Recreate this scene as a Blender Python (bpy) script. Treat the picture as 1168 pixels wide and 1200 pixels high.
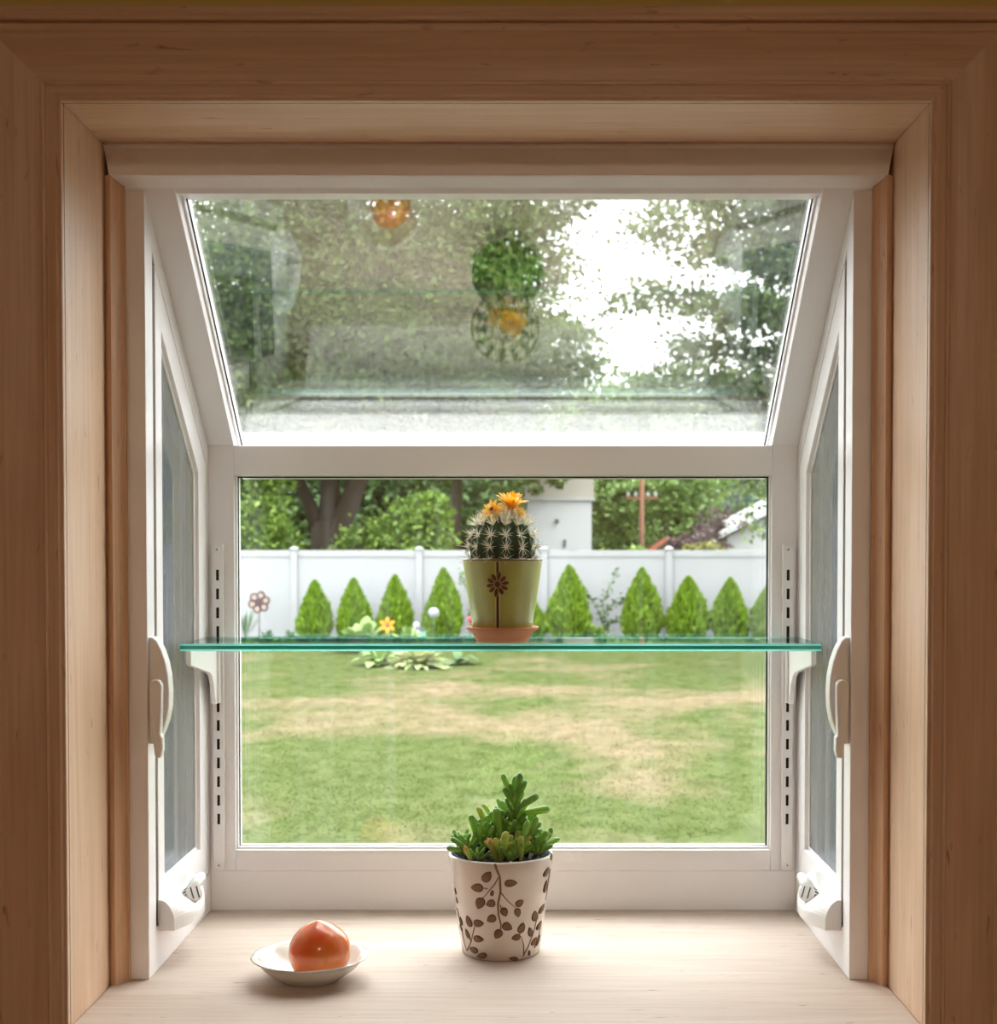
import bpy, math, random
import numpy as np
from mathutils import Vector, Matrix

random.seed(7)
RNG = np.random.default_rng(11)
for o in list(bpy.data.objects):
    bpy.data.objects.remove(o, do_unlink=True)
SC = bpy.context.scene
COL = SC.collection
PI = math.pi

# ------------------------------------------------------------------ camera
# metres; z = 0 is the eye height, y = 0 the room side of the white window frame
cam_d = bpy.data.cameras.new('camera')
cam = bpy.data.objects.new('camera', cam_d)
COL.objects.link(cam)
SC.camera = cam
cam.location = (0.03, -1.8, 0.0)
cam.rotation_euler = (math.radians(90 - 1.4), 0, 0)
cam_d.sensor_width = 36
cam_d.lens = 1640 / 1200 * 36
cam_d.shift_x = -28 / 1200
cam_d.shift_y = 95 / 1200
cam_d.clip_start = 0.02
cam_d.clip_end = 500
cam_d.dof.use_dof = True
cam_d.dof.focus_distance = 1.97
cam_d.dof.aperture_fstop = 10

# ------------------------------------------------------------------ sky
SKY_ZENITH = 7.5
world = bpy.data.worlds.new('overcast_sky')
SC.world = world
world.use_nodes = True
wn, wl = world.node_tree.nodes, world.node_tree.links
wn.clear()
w_out = wn.new('ShaderNodeOutputWorld')
w_bg = wn.new('ShaderNodeBackground')
w_tc = wn.new('ShaderNodeTexCoord')
w_sep = wn.new('ShaderNodeSeparateXYZ')
w_ma = wn.new('ShaderNodeMath'); w_ma.operation = 'MAXIMUM'; w_ma.inputs[1].default_value = 0
w_mm = wn.new('ShaderNodeMath'); w_mm.operation = 'MULTIPLY_ADD'          # overcast: (1 + 2 sin h) / 3
w_mm.inputs[1].default_value = SKY_ZENITH * 2 / 3
w_mm.inputs[2].default_value = SKY_ZENITH / 3
wl.new(w_tc.outputs['Generated'], w_sep.inputs[0])
wl.new(w_sep.outputs['Z'], w_ma.inputs[0])
wl.new(w_ma.outputs[0], w_mm.inputs[0])
wl.new(w_mm.outputs[0], w_bg.inputs['Strength'])
w_bg.inputs['Color'].default_value = (0.95, 0.985, 1.0, 1)
wl.new(w_bg.outputs[0], w_out.inputs[0])

# hazy sun behind thin cloud, high beyond the garden
sun_d = bpy.data.lights.new('hazy_sun', 'SUN')
sun_d.energy = 1.4
sun_d.angle = math.radians(80)
sun_d.color = (1.0, 0.965, 0.91)
sun = bpy.data.objects.new('hazy_sun', sun_d)
COL.objects.link(sun)
sun.rotation_euler = (math.radians(-36), 0, math.radians(-4))

SC.view_settings.view_transform = 'Standard'
SC.view_settings.look = 'None'
SC.view_settings.gamma = 1
SC.view_settings.use_curve_mapping = False
SC.view_settings.exposure = 0.68

# ------------------------------------------------------------------ materials
M = {}

def mat(name):
    m = bpy.data.materials.new(name)
    m.use_nodes = True
    n, l = m.node_tree.nodes, m.node_tree.links
    n.clear()
    out = n.new('ShaderNodeOutputMaterial')
    M[name] = m
    return m, n, l, out

def plain(name, col, rough=0.5, spec=0.5, var=0.0, scale=20.0, bump=0.0, coat=0.0, metal=0.0):
    m, n, l, out = mat(name)
    b = n.new('ShaderNodeBsdfPrincipled')
    b.inputs['Roughness'].default_value = rough
    b.inputs['Specular IOR Level'].default_value = spec
    b.inputs['Coat Weight'].default_value = coat
    b.inputs['Coat Roughness'].default_value = 0.08
    b.inputs['Metallic'].default_value = metal
    tc = n.new('ShaderNodeTexCoord')
    no = n.new('ShaderNodeTexNoise')
    no.inputs['Scale'].default_value = scale
    no.inputs['Detail'].default_value = 4
    l.new(tc.outputs['Object'], no.inputs['Vector'])
    r = n.new('ShaderNodeMix'); r.data_type = 'RGBA'
    r.inputs[6].default_value = tuple(max(0, c * (1 - var)) for c in col) + (1,)
    r.inputs[7].default_value = tuple(min(1, c * (1 + var)) for c in col) + (1,)
    l.new(no.outputs['Fac'], r.inputs[0])
    l.new(r.outputs[2], b.inputs['Base Color'])
    if bump:
        bp = n.new('ShaderNodeBump')
        bp.inputs['Strength'].default_value = bump
        bp.inputs['Distance'].default_value = 0.002
        l.new(no.outputs['Fac'], bp.inputs['Height'])
        l.new(bp.outputs[0], b.inputs['Normal'])
    l.new(b.outputs[0], out.inputs[0])
    return m

def wood(name, axis, light, dark, rough=0.42, spec=0.4):
    """maple: soft figure and fine flecks running along one axis"""
    m, n, l, out = mat(name)
    b = n.new('ShaderNodeBsdfPrincipled')
    b.inputs['Roughness'].default_value = rough
    b.inputs['Specular IOR Level'].default_value = spec
    tc = n.new('ShaderNodeTexCoord')

    def noise(along, across, detail, dist=0.0, rough_=0.55):
        mp = n.new('ShaderNodeMapping')
        s = [across] * 3
        s[axis] = along
        mp.inputs['Scale'].default_value = s
        l.new(tc.outputs['Object'], mp.inputs['Vector'])
        no = n.new('ShaderNodeTexNoise')
        no.inputs['Scale'].default_value = 1
        no.inputs['Detail'].default_value = detail
        no.inputs['Distortion'].default_value = dist
        no.inputs['Roughness'].default_value = rough_
        l.new(mp.outputs[0], no.inputs['Vector'])
        return no
    big = noise(1.6, 14, 3, 1.2)
    fine = noise(5, 220, 4)
    fleck = noise(22, 120, 2, 0.6)
    r1 = n.new('ShaderNodeValToRGB')
    r1.color_ramp.elements[0].position = 0.3
    r1.color_ramp.elements[0].color = dark + (1,)
    r1.color_ramp.elements[1].position = 0.62
    r1.color_ramp.elements[1].color = light + (1,)
    l.new(big.outputs['Fac'], r1.inputs[0])
    r2 = n.new('ShaderNodeValToRGB')
    r2.color_ramp.elements[0].position = 0.3
    r2.color_ramp.elements[0].color = (0.86, 0.83, 0.8, 1)
    r2.color_ramp.elements[1].position = 0.65
    r2.color_ramp.elements[1].color = (1, 1, 1, 1)
    l.new(fine.outputs['Fac'], r2.inputs[0])
    r3 = n.new('ShaderNodeValToRGB')
    r3.color_ramp.elements[0].position = 0.22
    r3.color_ramp.elements[0].color = (0.62, 0.5, 0.42, 1)
    r3.color_ramp.elements[1].position = 0.33
    r3.color_ramp.elements[1].color = (1, 1, 1, 1)
    l.new(fleck.outputs['Fac'], r3.inputs[0])
    m1 = n.new('ShaderNodeMix'); m1.data_type = 'RGBA'; m1.blend_type = 'MULTIPLY'; m1.inputs[0].default_value = 1
    m2 = n.new('ShaderNodeMix'); m2.data_type = 'RGBA'; m2.blend_type = 'MULTIPLY'; m2.inputs[0].default_value = 1
    l.new(r1.outputs[0], m1.inputs[6]); l.new(r2.outputs[0], m1.inputs[7])
    l.new(m1.outputs[2], m2.inputs[6]); l.new(r3.outputs[0], m2.inputs[7])
    l.new(m2.outputs[2], b.inputs['Base Color'])
    bp = n.new('ShaderNodeBump')
    bp.inputs['Strength'].default_value = 0.08
    bp.inputs['Distance'].default_value = 0.001
    l.new(fine.outputs['Fac'], bp.inputs['Height'])
    l.new(bp.outputs[0], b.inputs['Normal'])
    l.new(b.outputs[0], out.inputs[0])
    return m

def glass(name, tint, f0, power=5.0, haze=0.0):
    """clear sheet: passes light straight through, mirrors more towards grazing angles"""
    m, n, l, out = mat(name)
    tr = n.new('ShaderNodeBsdfTransparent'); tr.inputs[0].default_value = tint + (1,)
    gl = n.new('ShaderNodeBsdfGlossy'); gl.inputs['Roughness'].default_value = 0.0
    lw = n.new('ShaderNodeLayerWeight'); lw.inputs[0].default_value = 0.5
    pw = n.new('ShaderNodeMath'); pw.operation = 'POWER'; pw.inputs[1].default_value = power
    ma = n.new('ShaderNodeMath'); ma.operation = 'MULTIPLY_ADD'
    ma.inputs[1].default_value = 1 - f0; ma.inputs[2].default_value = f0
    mx = n.new('ShaderNodeMixShader')
    l.new(lw.outputs['Facing'], pw.inputs[0]); l.new(pw.outputs[0], ma.inputs[0])
    l.new(ma.outputs[0], mx.inputs[0]); l.new(tr.outputs[0], mx.inputs[1]); l.new(gl.outputs[0], mx.inputs[2])
    last = mx
    if haze:
        tc = n.new('ShaderNodeTexCoord')
        mp = n.new('ShaderNodeMapping'); mp.inputs['Scale'].default_value = (26, 4, 1.3)
        no = n.new('ShaderNodeTexNoise'); no.inputs['Scale'].default_value = 1; no.inputs['Detail'].default_value = 3
        no.inputs['Distortion'].default_value = 0.8
        rp = n.new('ShaderNodeMapRange'); rp.inputs[1].default_value = 0.5; rp.inputs[2].default_value = 0.85
        rp.inputs[3].default_value = 0.0; rp.inputs[4].default_value = haze
        df = n.new('ShaderNodeBsdfTranslucent'); df.inputs[0].default_value = (0.85, 0.9, 0.9, 1)
        m2 = n.new('ShaderNodeMixShader')
        l.new(tc.outputs['Object'], mp.inputs[0]); l.new(mp.outputs[0], no.inputs['Vector'])
        l.new(no.outputs['Fac'], rp.inputs[0]); l.new(rp.outputs[0], m2.inputs[0])
        l.new(mx.outputs[0], m2.inputs[1]); l.new(df.outputs[0], m2.inputs[2])
        last = m2
    l.new(last.outputs[0], out.inputs[0])
    return m

def leafy(name, stops, rough=0.5, trans=0.35, spec=0.3):
    """leaves: hue differs from leaf to leaf through the face attribute 'rnd'"""
    m, n, l, out = mat(name)
    at_ = n.new('ShaderNodeAttribute'); at_.attribute_name = 'rnd'
    rp = n.new('ShaderNodeValToRGB')
    e = rp.color_ramp.elements
    while len(e) < len(stops):
        e.new(0.5)
    for i, c in enumerate(stops):
        e[i].position = i / max(1, len(stops) - 1)
        e[i].color = c + (1,)
    b = n.new('ShaderNodeBsdfPrincipled'); b.inputs['Roughness'].default_value = rough
    b.inputs['Specular IOR Level'].default_value = spec
    t = n.new('ShaderNodeBsdfTranslucent')
    mx = n.new('ShaderNodeMixShader'); mx.inputs[0].default_value = trans
    l.new(at_.outputs['Fac'], rp.inputs[0])
    l.new(rp.outputs[0], b.inputs['Base Color']); l.new(rp.outputs[0], t.inputs[0])
    l.new(b.outputs[0], mx.inputs[1]); l.new(t.outputs[0], mx.inputs[2])
    l.new(mx.outputs[0], out.inputs[0])
    return m

MAPLE_L, MAPLE_D = (0.84, 0.595, 0.42), (0.74, 0.49, 0.32)
wood('maple_x', 0, MAPLE_L, MAPLE_D)
wood('maple_z', 2, MAPLE_L, MAPLE_D)
wood('sill_wood', 0, (0.64, 0.535, 0.47), (0.575, 0.465, 0.395), rough=0.62, spec=0.1)
wood('stop_wood', 2, (0.75, 0.48, 0.30), (0.63, 0.37, 0.21), rough=0.4)
plain('white_vinyl', (0.89, 0.865, 0.88), 0.32, 0.45, 0.01, 6)
plain('white_plastic', (0.84, 0.82, 0.80), 0.28, 0.5, 0.01, 10)
plain('white_metal', (0.89, 0.865, 0.87), 0.35, 0.5, 0.01, 10)
plain('gasket', (0.02, 0.022, 0.02), 0.6)
plain('weather_strip', (0.16, 0.13, 0.12), 0.7)
plain('kerf', (0.16, 0.09, 0.05), 0.8)
plain('slot_dark', (0.03, 0.03, 0.035), 0.7)
plain('screw_metal', (0.45, 0.45, 0.45), 0.35, metal=0.8)
plain('wall_paint', (0.66, 0.50, 0.16), 0.7, 0.3, 0.03, 8)
plain('room_paint', (0.62, 0.50, 0.38), 0.8, 0.2, 0.02, 4)
plain('ceiling_paint', (0.75, 0.70, 0.62), 0.85, 0.2, 0.02, 4)
plain('floor_wood', (0.30, 0.17, 0.09), 0.5, 0.4, 0.15, 6)
plain('siding_outside', (0.6, 0.6, 0.58), 0.7, 0.3, 0.03, 6)
glass('pane_glass', (0.99, 0.995, 0.99), 0.035, haze=0.008)
glass('roof_glass', (0.99, 0.995, 0.99), 0.155)
glass('casement_glass', (0.85, 0.88, 0.89), 0.05)
glass('shelf_glass', (0.93, 0.975, 0.955), 0.04)

# insect screen: fine grey mesh, partly see-through
m, n, l, out = mat('screen_mesh')
df = n.new('ShaderNodeBsdfDiffuse'); tr = n.new('ShaderNodeBsdfTransparent'); mx = n.new('ShaderNodeMixShader')
tc = n.new('ShaderNodeTexCoord'); mp = n.new('ShaderNodeMapping'); mp.inputs['Scale'].default_value = (1, 32, 0.6)
no = n.new('ShaderNodeTexNoise'); no.inputs['Scale'].default_value = 1; no.inputs['Detail'].default_value = 1
rp = n.new('ShaderNodeValToRGB')
rp.color_ramp.elements[0].position = 0.35; rp.color_ramp.elements[0].color = (0.15, 0.158, 0.185, 1)
rp.color_ramp.elements[1].position = 0.65; rp.color_ramp.elements[1].color = (0.225, 0.235, 0.265, 1)
l.new(tc.outputs['Object'], mp.inputs[0]); l.new(mp.outputs[0], no.inputs['Vector']); l.new(no.outputs['Fac'], rp.inputs[0])
l.new(rp.outputs[0], df.inputs[0])
mx.inputs[0].default_value = 0.6
l.new(tr.outputs[0], mx.inputs[1]); l.new(df.outputs[0], mx.inputs[2]); l.new(mx.outputs[0], out.inputs[0])

# lawn: green turf with straw-coloured dry patches (shared by soil sheet and blades)
m, n, l, out = mat('lawn_turf')
ge = n.new('ShaderNodeNewGeometry')
def lawn_noise(sc, detail, off):
    mp = n.new('ShaderNodeMapping'); mp.inputs['Scale'].default_value = sc; mp.inputs['Location'].default_value = off
    no = n.new('ShaderNodeTexNoise'); no.inputs['Scale'].default_value = 1; no.inputs['Detail'].default_value = detail
    no.inputs['Distortion'].default_value = 0.4
    l.new(ge.outputs['Position'], mp.inputs[0]); l.new(mp.outputs[0], no.inputs['Vector'])
    return no
patch = lawn_noise((0.55, 0.38, 0), 5, (3.1, 0.2, 0))
fine = lawn_noise((5, 3, 0), 5, (0, 0, 0))
gr = n.new('ShaderNodeValToRGB')
gr.color_ramp.elements[0].position = 0.3; gr.color_ramp.elements[0].color = (0.042, 0.058, 0.017, 1)
gr.color_ramp.elements[1].position = 0.7; gr.color_ramp.elements[1].color = (0.074, 0.088, 0.034, 1)
st = n.new('ShaderNodeValToRGB')
st.color_ramp.elements[0].position = 0.3; st.color_ramp.elements[0].color = (0.098, 0.083, 0.046, 1)
st.color_ramp.elements[1].position = 0.7; st.color_ramp.elements[1].color = (0.158, 0.122, 0.078, 1)
fa = n.new('ShaderNodeMapRange'); fa.inputs[1].default_value = 0.73; fa.inputs[2].default_value = 0.92
mixc = n.new('ShaderNodeMix'); mixc.data_type = 'RGBA'
b = n.new('ShaderNodeBsdfDiffuse')
l.new(fine.outputs['Fac'], gr.inputs[0]); l.new(fine.outputs['Fac'], st.inputs[0])
sy = n.new('ShaderNodeSeparateXYZ'); l.new(ge.outputs['Position'], sy.inputs[0])
my = n.new('ShaderNodeMath'); my.operation = 'DIVIDE'; my.inputs[1].default_value = 30
l.new(sy.outputs['Y'], my.inputs[0])
yr = n.new('ShaderNodeValToRGB')                       # the dry strip crosses the middle of the lawn
for k_, (pos, val) in enumerate([(.19, .36), (.25, .44), (.30, .56), (.35, .47), (.45, .64), (.54, .58), (.60, .40), (.75, .34)]):
    e_ = yr.color_ramp.elements[k_] if k_ < 2 else yr.color_ramp.elements.new(pos)
    e_.position = pos; e_.color = (val, val, val, 1)
l.new(my.outputs[0], yr.inputs[0])
ad = n.new('ShaderNodeMath'); ad.operation = 'MULTIPLY_ADD'; ad.inputs[1].default_value = .55
l.new(yr.outputs[0], ad.inputs[0]); l.new(patch.outputs['Fac'], ad.inputs[2])
l.new(ad.outputs[0], fa.inputs[0]); l.new(fa.outputs[0], mixc.inputs[0])
l.new(gr.outputs[0], mixc.inputs[6]); l.new(st.outputs[0], mixc.inputs[7])
l.new(mixc.outputs[2], b.inputs[0]); l.new(b.outputs[0], out.inputs[0])
upv = n.new('ShaderNodeCombineXYZ'); upv.inputs[2].default_value = 1.0          # turf shades as one soft upward pile
l.new(upv.outputs[0], b.inputs['Normal'])

leafy('leaf_maple', [(0.050, 0.090, 0.022), (0.100, 0.160, 0.040), (0.175, 0.240, 0.070)])
leafy('leaf_light', [(0.070, 0.130, 0.028), (0.125, 0.205, 0.05), (0.20, 0.29, 0.09)])
leafy('leaf_dark', [(0.030, 0.062, 0.020), (0.058, 0.110, 0.034), (0.10, 0.17, 0.05)])
leafy('leaf_bright', [(0.09, 0.16, 0.025), (0.16, 0.26, 0.04), (0.24, 0.35, 0.08)])
leafy('leaf_airy', [(0.055, 0.09, 0.038), (0.11, 0.165, 0.06), (0.18, 0.24, 0.085)])
leafy('leaf_blue', [(0.06, 0.10, 0.085), (0.10, 0.15, 0.13)])
leafy('leaf_purple', [(0.045, 0.025, 0.03), (0.10, 0.06, 0.065), (0.15, 0.11, 0.09)])
leafy('leaf_yellow', [(0.16, 0.17, 0.04), (0.25, 0.25, 0.07)])
leafy('leaf_arborvitae', [(0.075, 0.165, 0.008), (0.155, 0.265, 0.014), (0.24, 0.37, 0.04)], trans=0.3)
leafy('leaf_hosta', [(0.14, 0.22, 0.07), (0.22, 0.30, 0.10)], trans=0.2)
leafy('leaf_variegated', [(0.18, 0.26, 0.09), (0.42, 0.45, 0.22), (0.55, 0.56, 0.34)], trans=0.2)
leafy('leaf_weed', [(0.05, 0.10, 0.04), (0.10, 0.17, 0.06)], trans=0.2)
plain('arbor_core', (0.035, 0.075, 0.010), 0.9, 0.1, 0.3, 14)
plain('bark', (0.060, 0.046, 0.036), 0.9, 0.1, 0.4, 9, 0.6)
plain('bark_pale', (0.12, 0.10, 0.08), 0.9, 0.1, 0.4, 9, 0.6)
plain('fence_vinyl', (0.305, 0.308, 0.325), 0.45, 0.3, 0.01, 2)
plain('garage_white', (0.34, 0.34, 0.35), 0.6, 0.3, 0.02, 2)
plain('garage_cream', (0.29, 0.265, 0.235), 0.6, 0.3, 0.02, 2)
plain('roof_grey', (0.30, 0.30, 0.31), 0.7, 0.3, 0.1, 3)
plain('roof_red', (0.28, 0.10, 0.06), 0.7, 0.3, 0.15, 6)
plain('house_white', (0.34, 0.34, 0.345), 0.6, 0.3, 0.02, 2)
plain('pole_wood', (0.16, 0.075, 0.04), 0.8, 0.2, 0.2, 5)
plain('dark_fixture', (0.03, 0.03, 0.04), 0.5)
plain('soil', (0.05, 0.04, 0.025), 0.95, 0.1, 0.3, 9)

# ------------------------------------------------------------------ mesh helpers
class MB:
    def __init__(s):
        s.v, s.f = [], []

    def add(s, verts, faces):
        o = len(s.v)
        s.v += [tuple(p) for p in verts]
        s.f += [tuple(i + o for i in f) for f in faces]
        return s

    def box(s, x0, x1, y0, y1, z0, z1):
        return s.add([(x0, y0, z0), (x1, y0, z0), (x1, y1, z0), (x0, y1, z0), (x0, y0, z1), (x1, y0, z1), (x1, y1, z1), (x0, y1, z1)],
                     [(0, 3, 2, 1), (4, 5, 6, 7), (0, 1, 5, 4), (1, 2, 6, 5), (2, 3, 7, 6), (3, 0, 4, 7)])

    def prism(s, poly, a0, a1, place):
        """poly of 2-D points swept from a0 to a1; place(p, q, a) -> xyz"""
        n = len(poly)
        vs = [place(p, q, a0) for p, q in poly] + [place(p, q, a1) for p, q in poly]
        fs = [tuple(range(n - 1, -1, -1)), tuple(range(n, 2 * n))]
        fs += [(i, (i + 1) % n, n + (i + 1) % n, n + i) for i in range(n)]
        return s.add(vs, fs)

    def ring(s, outer, inner, a0, a1, place):
        """flat ring between two outlines of equal point count, swept a0..a1"""
        n = len(outer)
        vs = []
        for poly, a in ((outer, a0), (inner, a0), (outer, a1), (inner, a1)):
            vs += [place(p, q, a) for p, q in poly]
        fs = []
        for i in range(n):
            j = (i + 1) % n
            fs += [(i, n + i, n + j, j), (2 * n + i, 2 * n + j, 3 * n + j, 3 * n + i), (i, j, 2 * n + j, 2 * n + i), (n + i, 3 * n + i, 3 * n + j, n + j)]
        return s.add(vs, fs)

    def lathe(s, prof, segs=48, c=(0, 0, 0), mod=None):
        """prof: (r, z); first or last r = 0 closes the shape"""
        o = len(s.v)
        rows = []
        for r, z in prof:
            if r <= 1e-6:
                rows.append([len(s.v) - 0])
                s.v.append((c[0], c[1], c[2] + z))
            else:
                row = []
                for k in range(segs):
                    a = 2 * PI * k / segs
                    rr, zz = (r, z) if mod is None else mod(r, z, a)
                    row.append(len(s.v))
                    s.v.append((c[0] + rr * math.cos(a), c[1] + rr * math.sin(a), c[2] + zz))
                rows.append(row)
        for A, B in zip(rows, rows[1:]):
            for k in range(segs):
                j = (k + 1) % segs
                if len(A) == 1 and len(B) == 1:
                    continue
                if len(A) == 1:
                    s.f.append((A[0], B[j], B[k]))
                elif len(B) == 1:
                    s.f.append((A[k], A[j], B[0]))
                else:
                    s.f.append((A[k], A[j], B[j], B[k]))
        return s

    def tube(s, path, radii, segs=8, cap=True):
        pts = [Vector(p) for p in path]
        up = Vector((0.3, 0.9, 0.2)).normalized()
        rows = []
        for i, p in enumerate(pts):
            t = (pts[min(i + 1, len(pts) - 1)] - pts[max(i - 1, 0)]).normalized()
            a = t.cross(up)
            if a.length < 1e-3:
                a = t.cross(Vector((1, 0, 0)))
            a.normalize()
            bb = t.cross(a)
            r = radii[i] if hasattr(radii, '__len__') else radii
            row = []
            for k in range(segs):
                q = 2 * PI * k / segs
                row.append(len(s.v))
                s.v.append(tuple(p + a * (r * math.cos(q)) + bb * (r * math.sin(q))))
            rows.append(row)
        for A, B in zip(rows, rows[1:]):
            for k in range(segs):
                j = (k + 1) % segs
                s.f.append((A[k], A[j], B[j], B[k]))
        if cap:
            s.f.append(tuple(rows[0][::-1])); s.f.append(tuple(rows[-1]))
        return s

    def build(s, name, material, parent=None, bevel=0.0, smooth=False, seg=2, recalc=True):
        me = bpy.data.meshes.new(name)
        me.from_pydata(s.v, [], s.f)
        me.update()
        if recalc:
            import bmesh
            bm = bmesh.new(); bm.from_mesh(me)
            bmesh.ops.recalc_face_normals(bm, faces=bm.faces)
            bm.to_mesh(me); bm.free()
        return link(name, me, material, parent, bevel, smooth, seg)

def link(name, me, material, parent=None, bevel=0.0, smooth=False, seg=2):
    for mm in (material if isinstance(material, (list, tuple)) else [material]):
        me.materials.append(M[mm])
    if smooth:
        me.polygons.foreach_set('use_smooth', [True] * len(me.polygons))
    o = bpy.data.objects.new(name, me)
    COL.objects.link(o)
    if parent is not None:
        o.parent = parent
    if bevel:
        md = o.modifiers.new('bevel', 'BEVEL')
        md.width = bevel; md.segments = seg; md.limit_method = 'ANGLE'; md.angle_limit = math.radians(35)
        md.harden_normals = False
    return o

def tag(o, label=None, cat=None, group=None, kind=None):
    if label: o['label'] = label
    if cat: o['category'] = cat
    if group: o['group'] = group
    if kind: o['kind'] = kind
    return o

def struct(o, label=None, cat=None):
    o['kind'] = 'structure'
    if label: o['label'] = label
    if cat: o['category'] = cat
    return o

def empty(name, loc=(0, 0, 0), label=None, cat=None, group=None, kind=None):
    o = bpy.data.objects.new(name, None)
    o.empty_display_size = 0.05
    COL.objects.link(o)
    o.location = loc
    tag(o, label, cat, group, kind)
    return o

def XYa(p, q, a): return (p, q, a)          # outline in x,y swept along z
def YZx(p, q, a): return (a, p, q)          # outline in y,z swept along x
def XZy(p, q, a): return (p, a, q)          # outline in x,z swept along y

# ------------------------------------------------------------------ key dimensions
HW = 0.453          # half clear width between the side casements
JW = 0.4975         # half clear width between the maple jambs
ZS = -0.545         # top of the sill
ZJ = 0.5235         # underside of the maple head jamb
YC = -0.187          # room-side edge of the jambs
YB = 0.36           # inner face of the garden-side frame
RZ0, RZ1 = 0.470, 0.171      # roof underside at y = 0 and at y = YB
SL = (RZ1 - RZ0) / YB        # roof slope
LAWN = -1.62
FLOOR, CEIL = -1.5, 1.02
def roof_z(y): return RZ0 + SL * y
NV = Vector((0, -SL, 1)).normalized()        # roof outward normal

# ------------------------------------------------------------------ the room
RX, RYB = 2.3, -3.9
YW0, YW1 = -0.178, 0.0
w = MB()
hole_x, hz0, hz1 = 0.53, -0.60, 0.56
w.box(-RX, -hole_x, YW0, YW1, FLOOR, CEIL).box(hole_x, RX, YW0, YW1, FLOOR, CEIL)
w.box(-hole_x, hole_x, YW0, YW1, FLOOR, hz0).box(-hole_x, hole_x, YW0, YW1, hz1, CEIL)
struct(w.build('wall_front', 'wall_paint'), 'mustard painted kitchen wall around the garden window', 'wall')
struct(MB().box(-RX - .1, -RX, RYB, YW1, FLOOR, CEIL).build('wall_left', 'room_paint'))
struct(MB().box(RX, RX + .1, RYB, YW1, FLOOR, CEIL).build('wall_right', 'room_paint'))
struct(MB().box(-RX - .1, RX + .1, RYB - .1, RYB, FLOOR, CEIL).build('wall_back', 'room_paint'))
struct(MB().box(-RX - .1, RX + .1, RYB - .1, YW1, FLOOR - .1, FLOOR).build('floor', 'floor_wood'))
struct(MB().box(-RX - .1, RX + .1, RYB - .1, YW1 + .25, CEIL, CEIL + .12).build('ceiling', 'ceiling_paint'))

# warm ceiling lamp behind the camera
lamp = empty('ceiling_lamp', (0.2, -2.9, CEIL), 'round flush ceiling lamp with warm white glass in the kitchen', 'lamp')
lb = MB().lathe([(0, 0), (.20, 0), (.205, -.012), (.19, -.02), (0, -.02)], 32).build('base', 'white_metal', lamp)
m, n, l, out = mat('lamp_glow')
em = n.new('ShaderNodeEmission'); em.inputs[0].default_value = (1, 0.77, 0.56, 1); em.inputs[1].default_value = 26
l.new(em.outputs[0], out.inputs[0])
MB().lathe([(.185, -.0205), (.18, -.05), (.13, -.075), (.06, -.085), (0, -.087)], 32).build('shade', 'lamp_glow', lamp, smooth=True)

# ------------------------------------------------------------------ maple casing, jambs, sill
cas = [(0.004, 0.0), (0.004, 0.010), (0.006, 0.012), (0.0160, 0.012), (0.0170, 0.0160), (0.0190, 0.0175), (0.0210, 0.0160), (0.0222, 0.0100)]
for k in range(9):                                        # broad cove rising to the outer edge
    t = k / 8
    cas.append((0.024 + 0.047 * t, 0.0100 + 0.0150 * t ** 1.7))
cas += [(0.073, 0.0275), (0.080, 0.0275), (0.083, 0.025), (0.083, 0.0)]
def casing(name, side):
    b = MB()
    n_ = len(cas)
    if side == 0:
        ends = [[(-(JW + t), YW0 - p, ZJ + t) for t, p in cas], [(JW + t, YW0 - p, ZJ + t) for t, p in cas]]
        mm = 'maple_x'
    else:
        ends = [[(side * (JW + t), YW0 - p, -1.0) for t, p in cas], [(side * (JW + t), YW0 - p, ZJ + t) for t, p in cas]]
        mm = 'maple_z'
    b.add(ends[0] + ends[1], [tuple(range(n_)), tuple(range(2 * n_ - 1, n_ - 1, -1))] + [(i, (i + 1) % n_, n_ + (i + 1) % n_, n_ + i) for i in range(n_)])
    return b.build(name, mm)
struct(casing('trim_1', 0), 'maple head casing mitred above the garden window', 'trim')
struct(casing('trim_2', -1), 'maple side casing on the tomato bowl side', 'trim')
struct(casing('trim_3', 1), 'maple side casing opposite the tomato bowl side', 'trim')
capz = ZJ + 0.083
cp = [(YW0, capz), (YW0 - .034, capz), (YW0 - .036, capz + .003), (YW0 - .032, capz + .008), (YW0 - .031, capz + .0155), (YW0, capz + .0155)]
struct(MB().prism(cp, -0.9, 0.9, YZx).build('trim_4', 'maple_x'), 'maple cap strip running along the top of the head casing', 'trim')
# jambs
struct(MB().prism([(YC, ZJ), (0.0, ZJ), (0.0, ZJ + .018), (YC, ZJ + .018)], -JW - .018, JW + .018, YZx).build('trim_5', 'maple_x', bevel=.0015), 'maple head jamb board above the white head frame', 'trim')
struct(MB().box(-JW - .018, -JW, YC, 0, ZS - .03, ZJ - .0004).build('trim_6', 'maple_z', bevel=.0015), 'maple side jamb board on the tomato bowl side', 'trim')
struct(MB().box(JW, JW + .018, YC, 0, ZS - .03, ZJ - .0004).build('trim_7', 'maple_z', bevel=.0015), 'maple side jamb board opposite the tomato bowl side', 'trim')
for nm, bx_ in (('trim_5', (-JW, JW, YC + .0085, YC + .0093, ZJ - .0003, ZJ + .002)), ('trim_6', (-JW - .002, -JW + .0003, YC + .0085, YC + .0093, ZS, ZJ)), ('trim_7', (JW - .0003, JW + .002, YC + .0085, YC + .0093, ZS, ZJ))):
    MB().box(*bx_).build('reveal_line', 'kerf', bpy.data.objects[nm])
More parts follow.
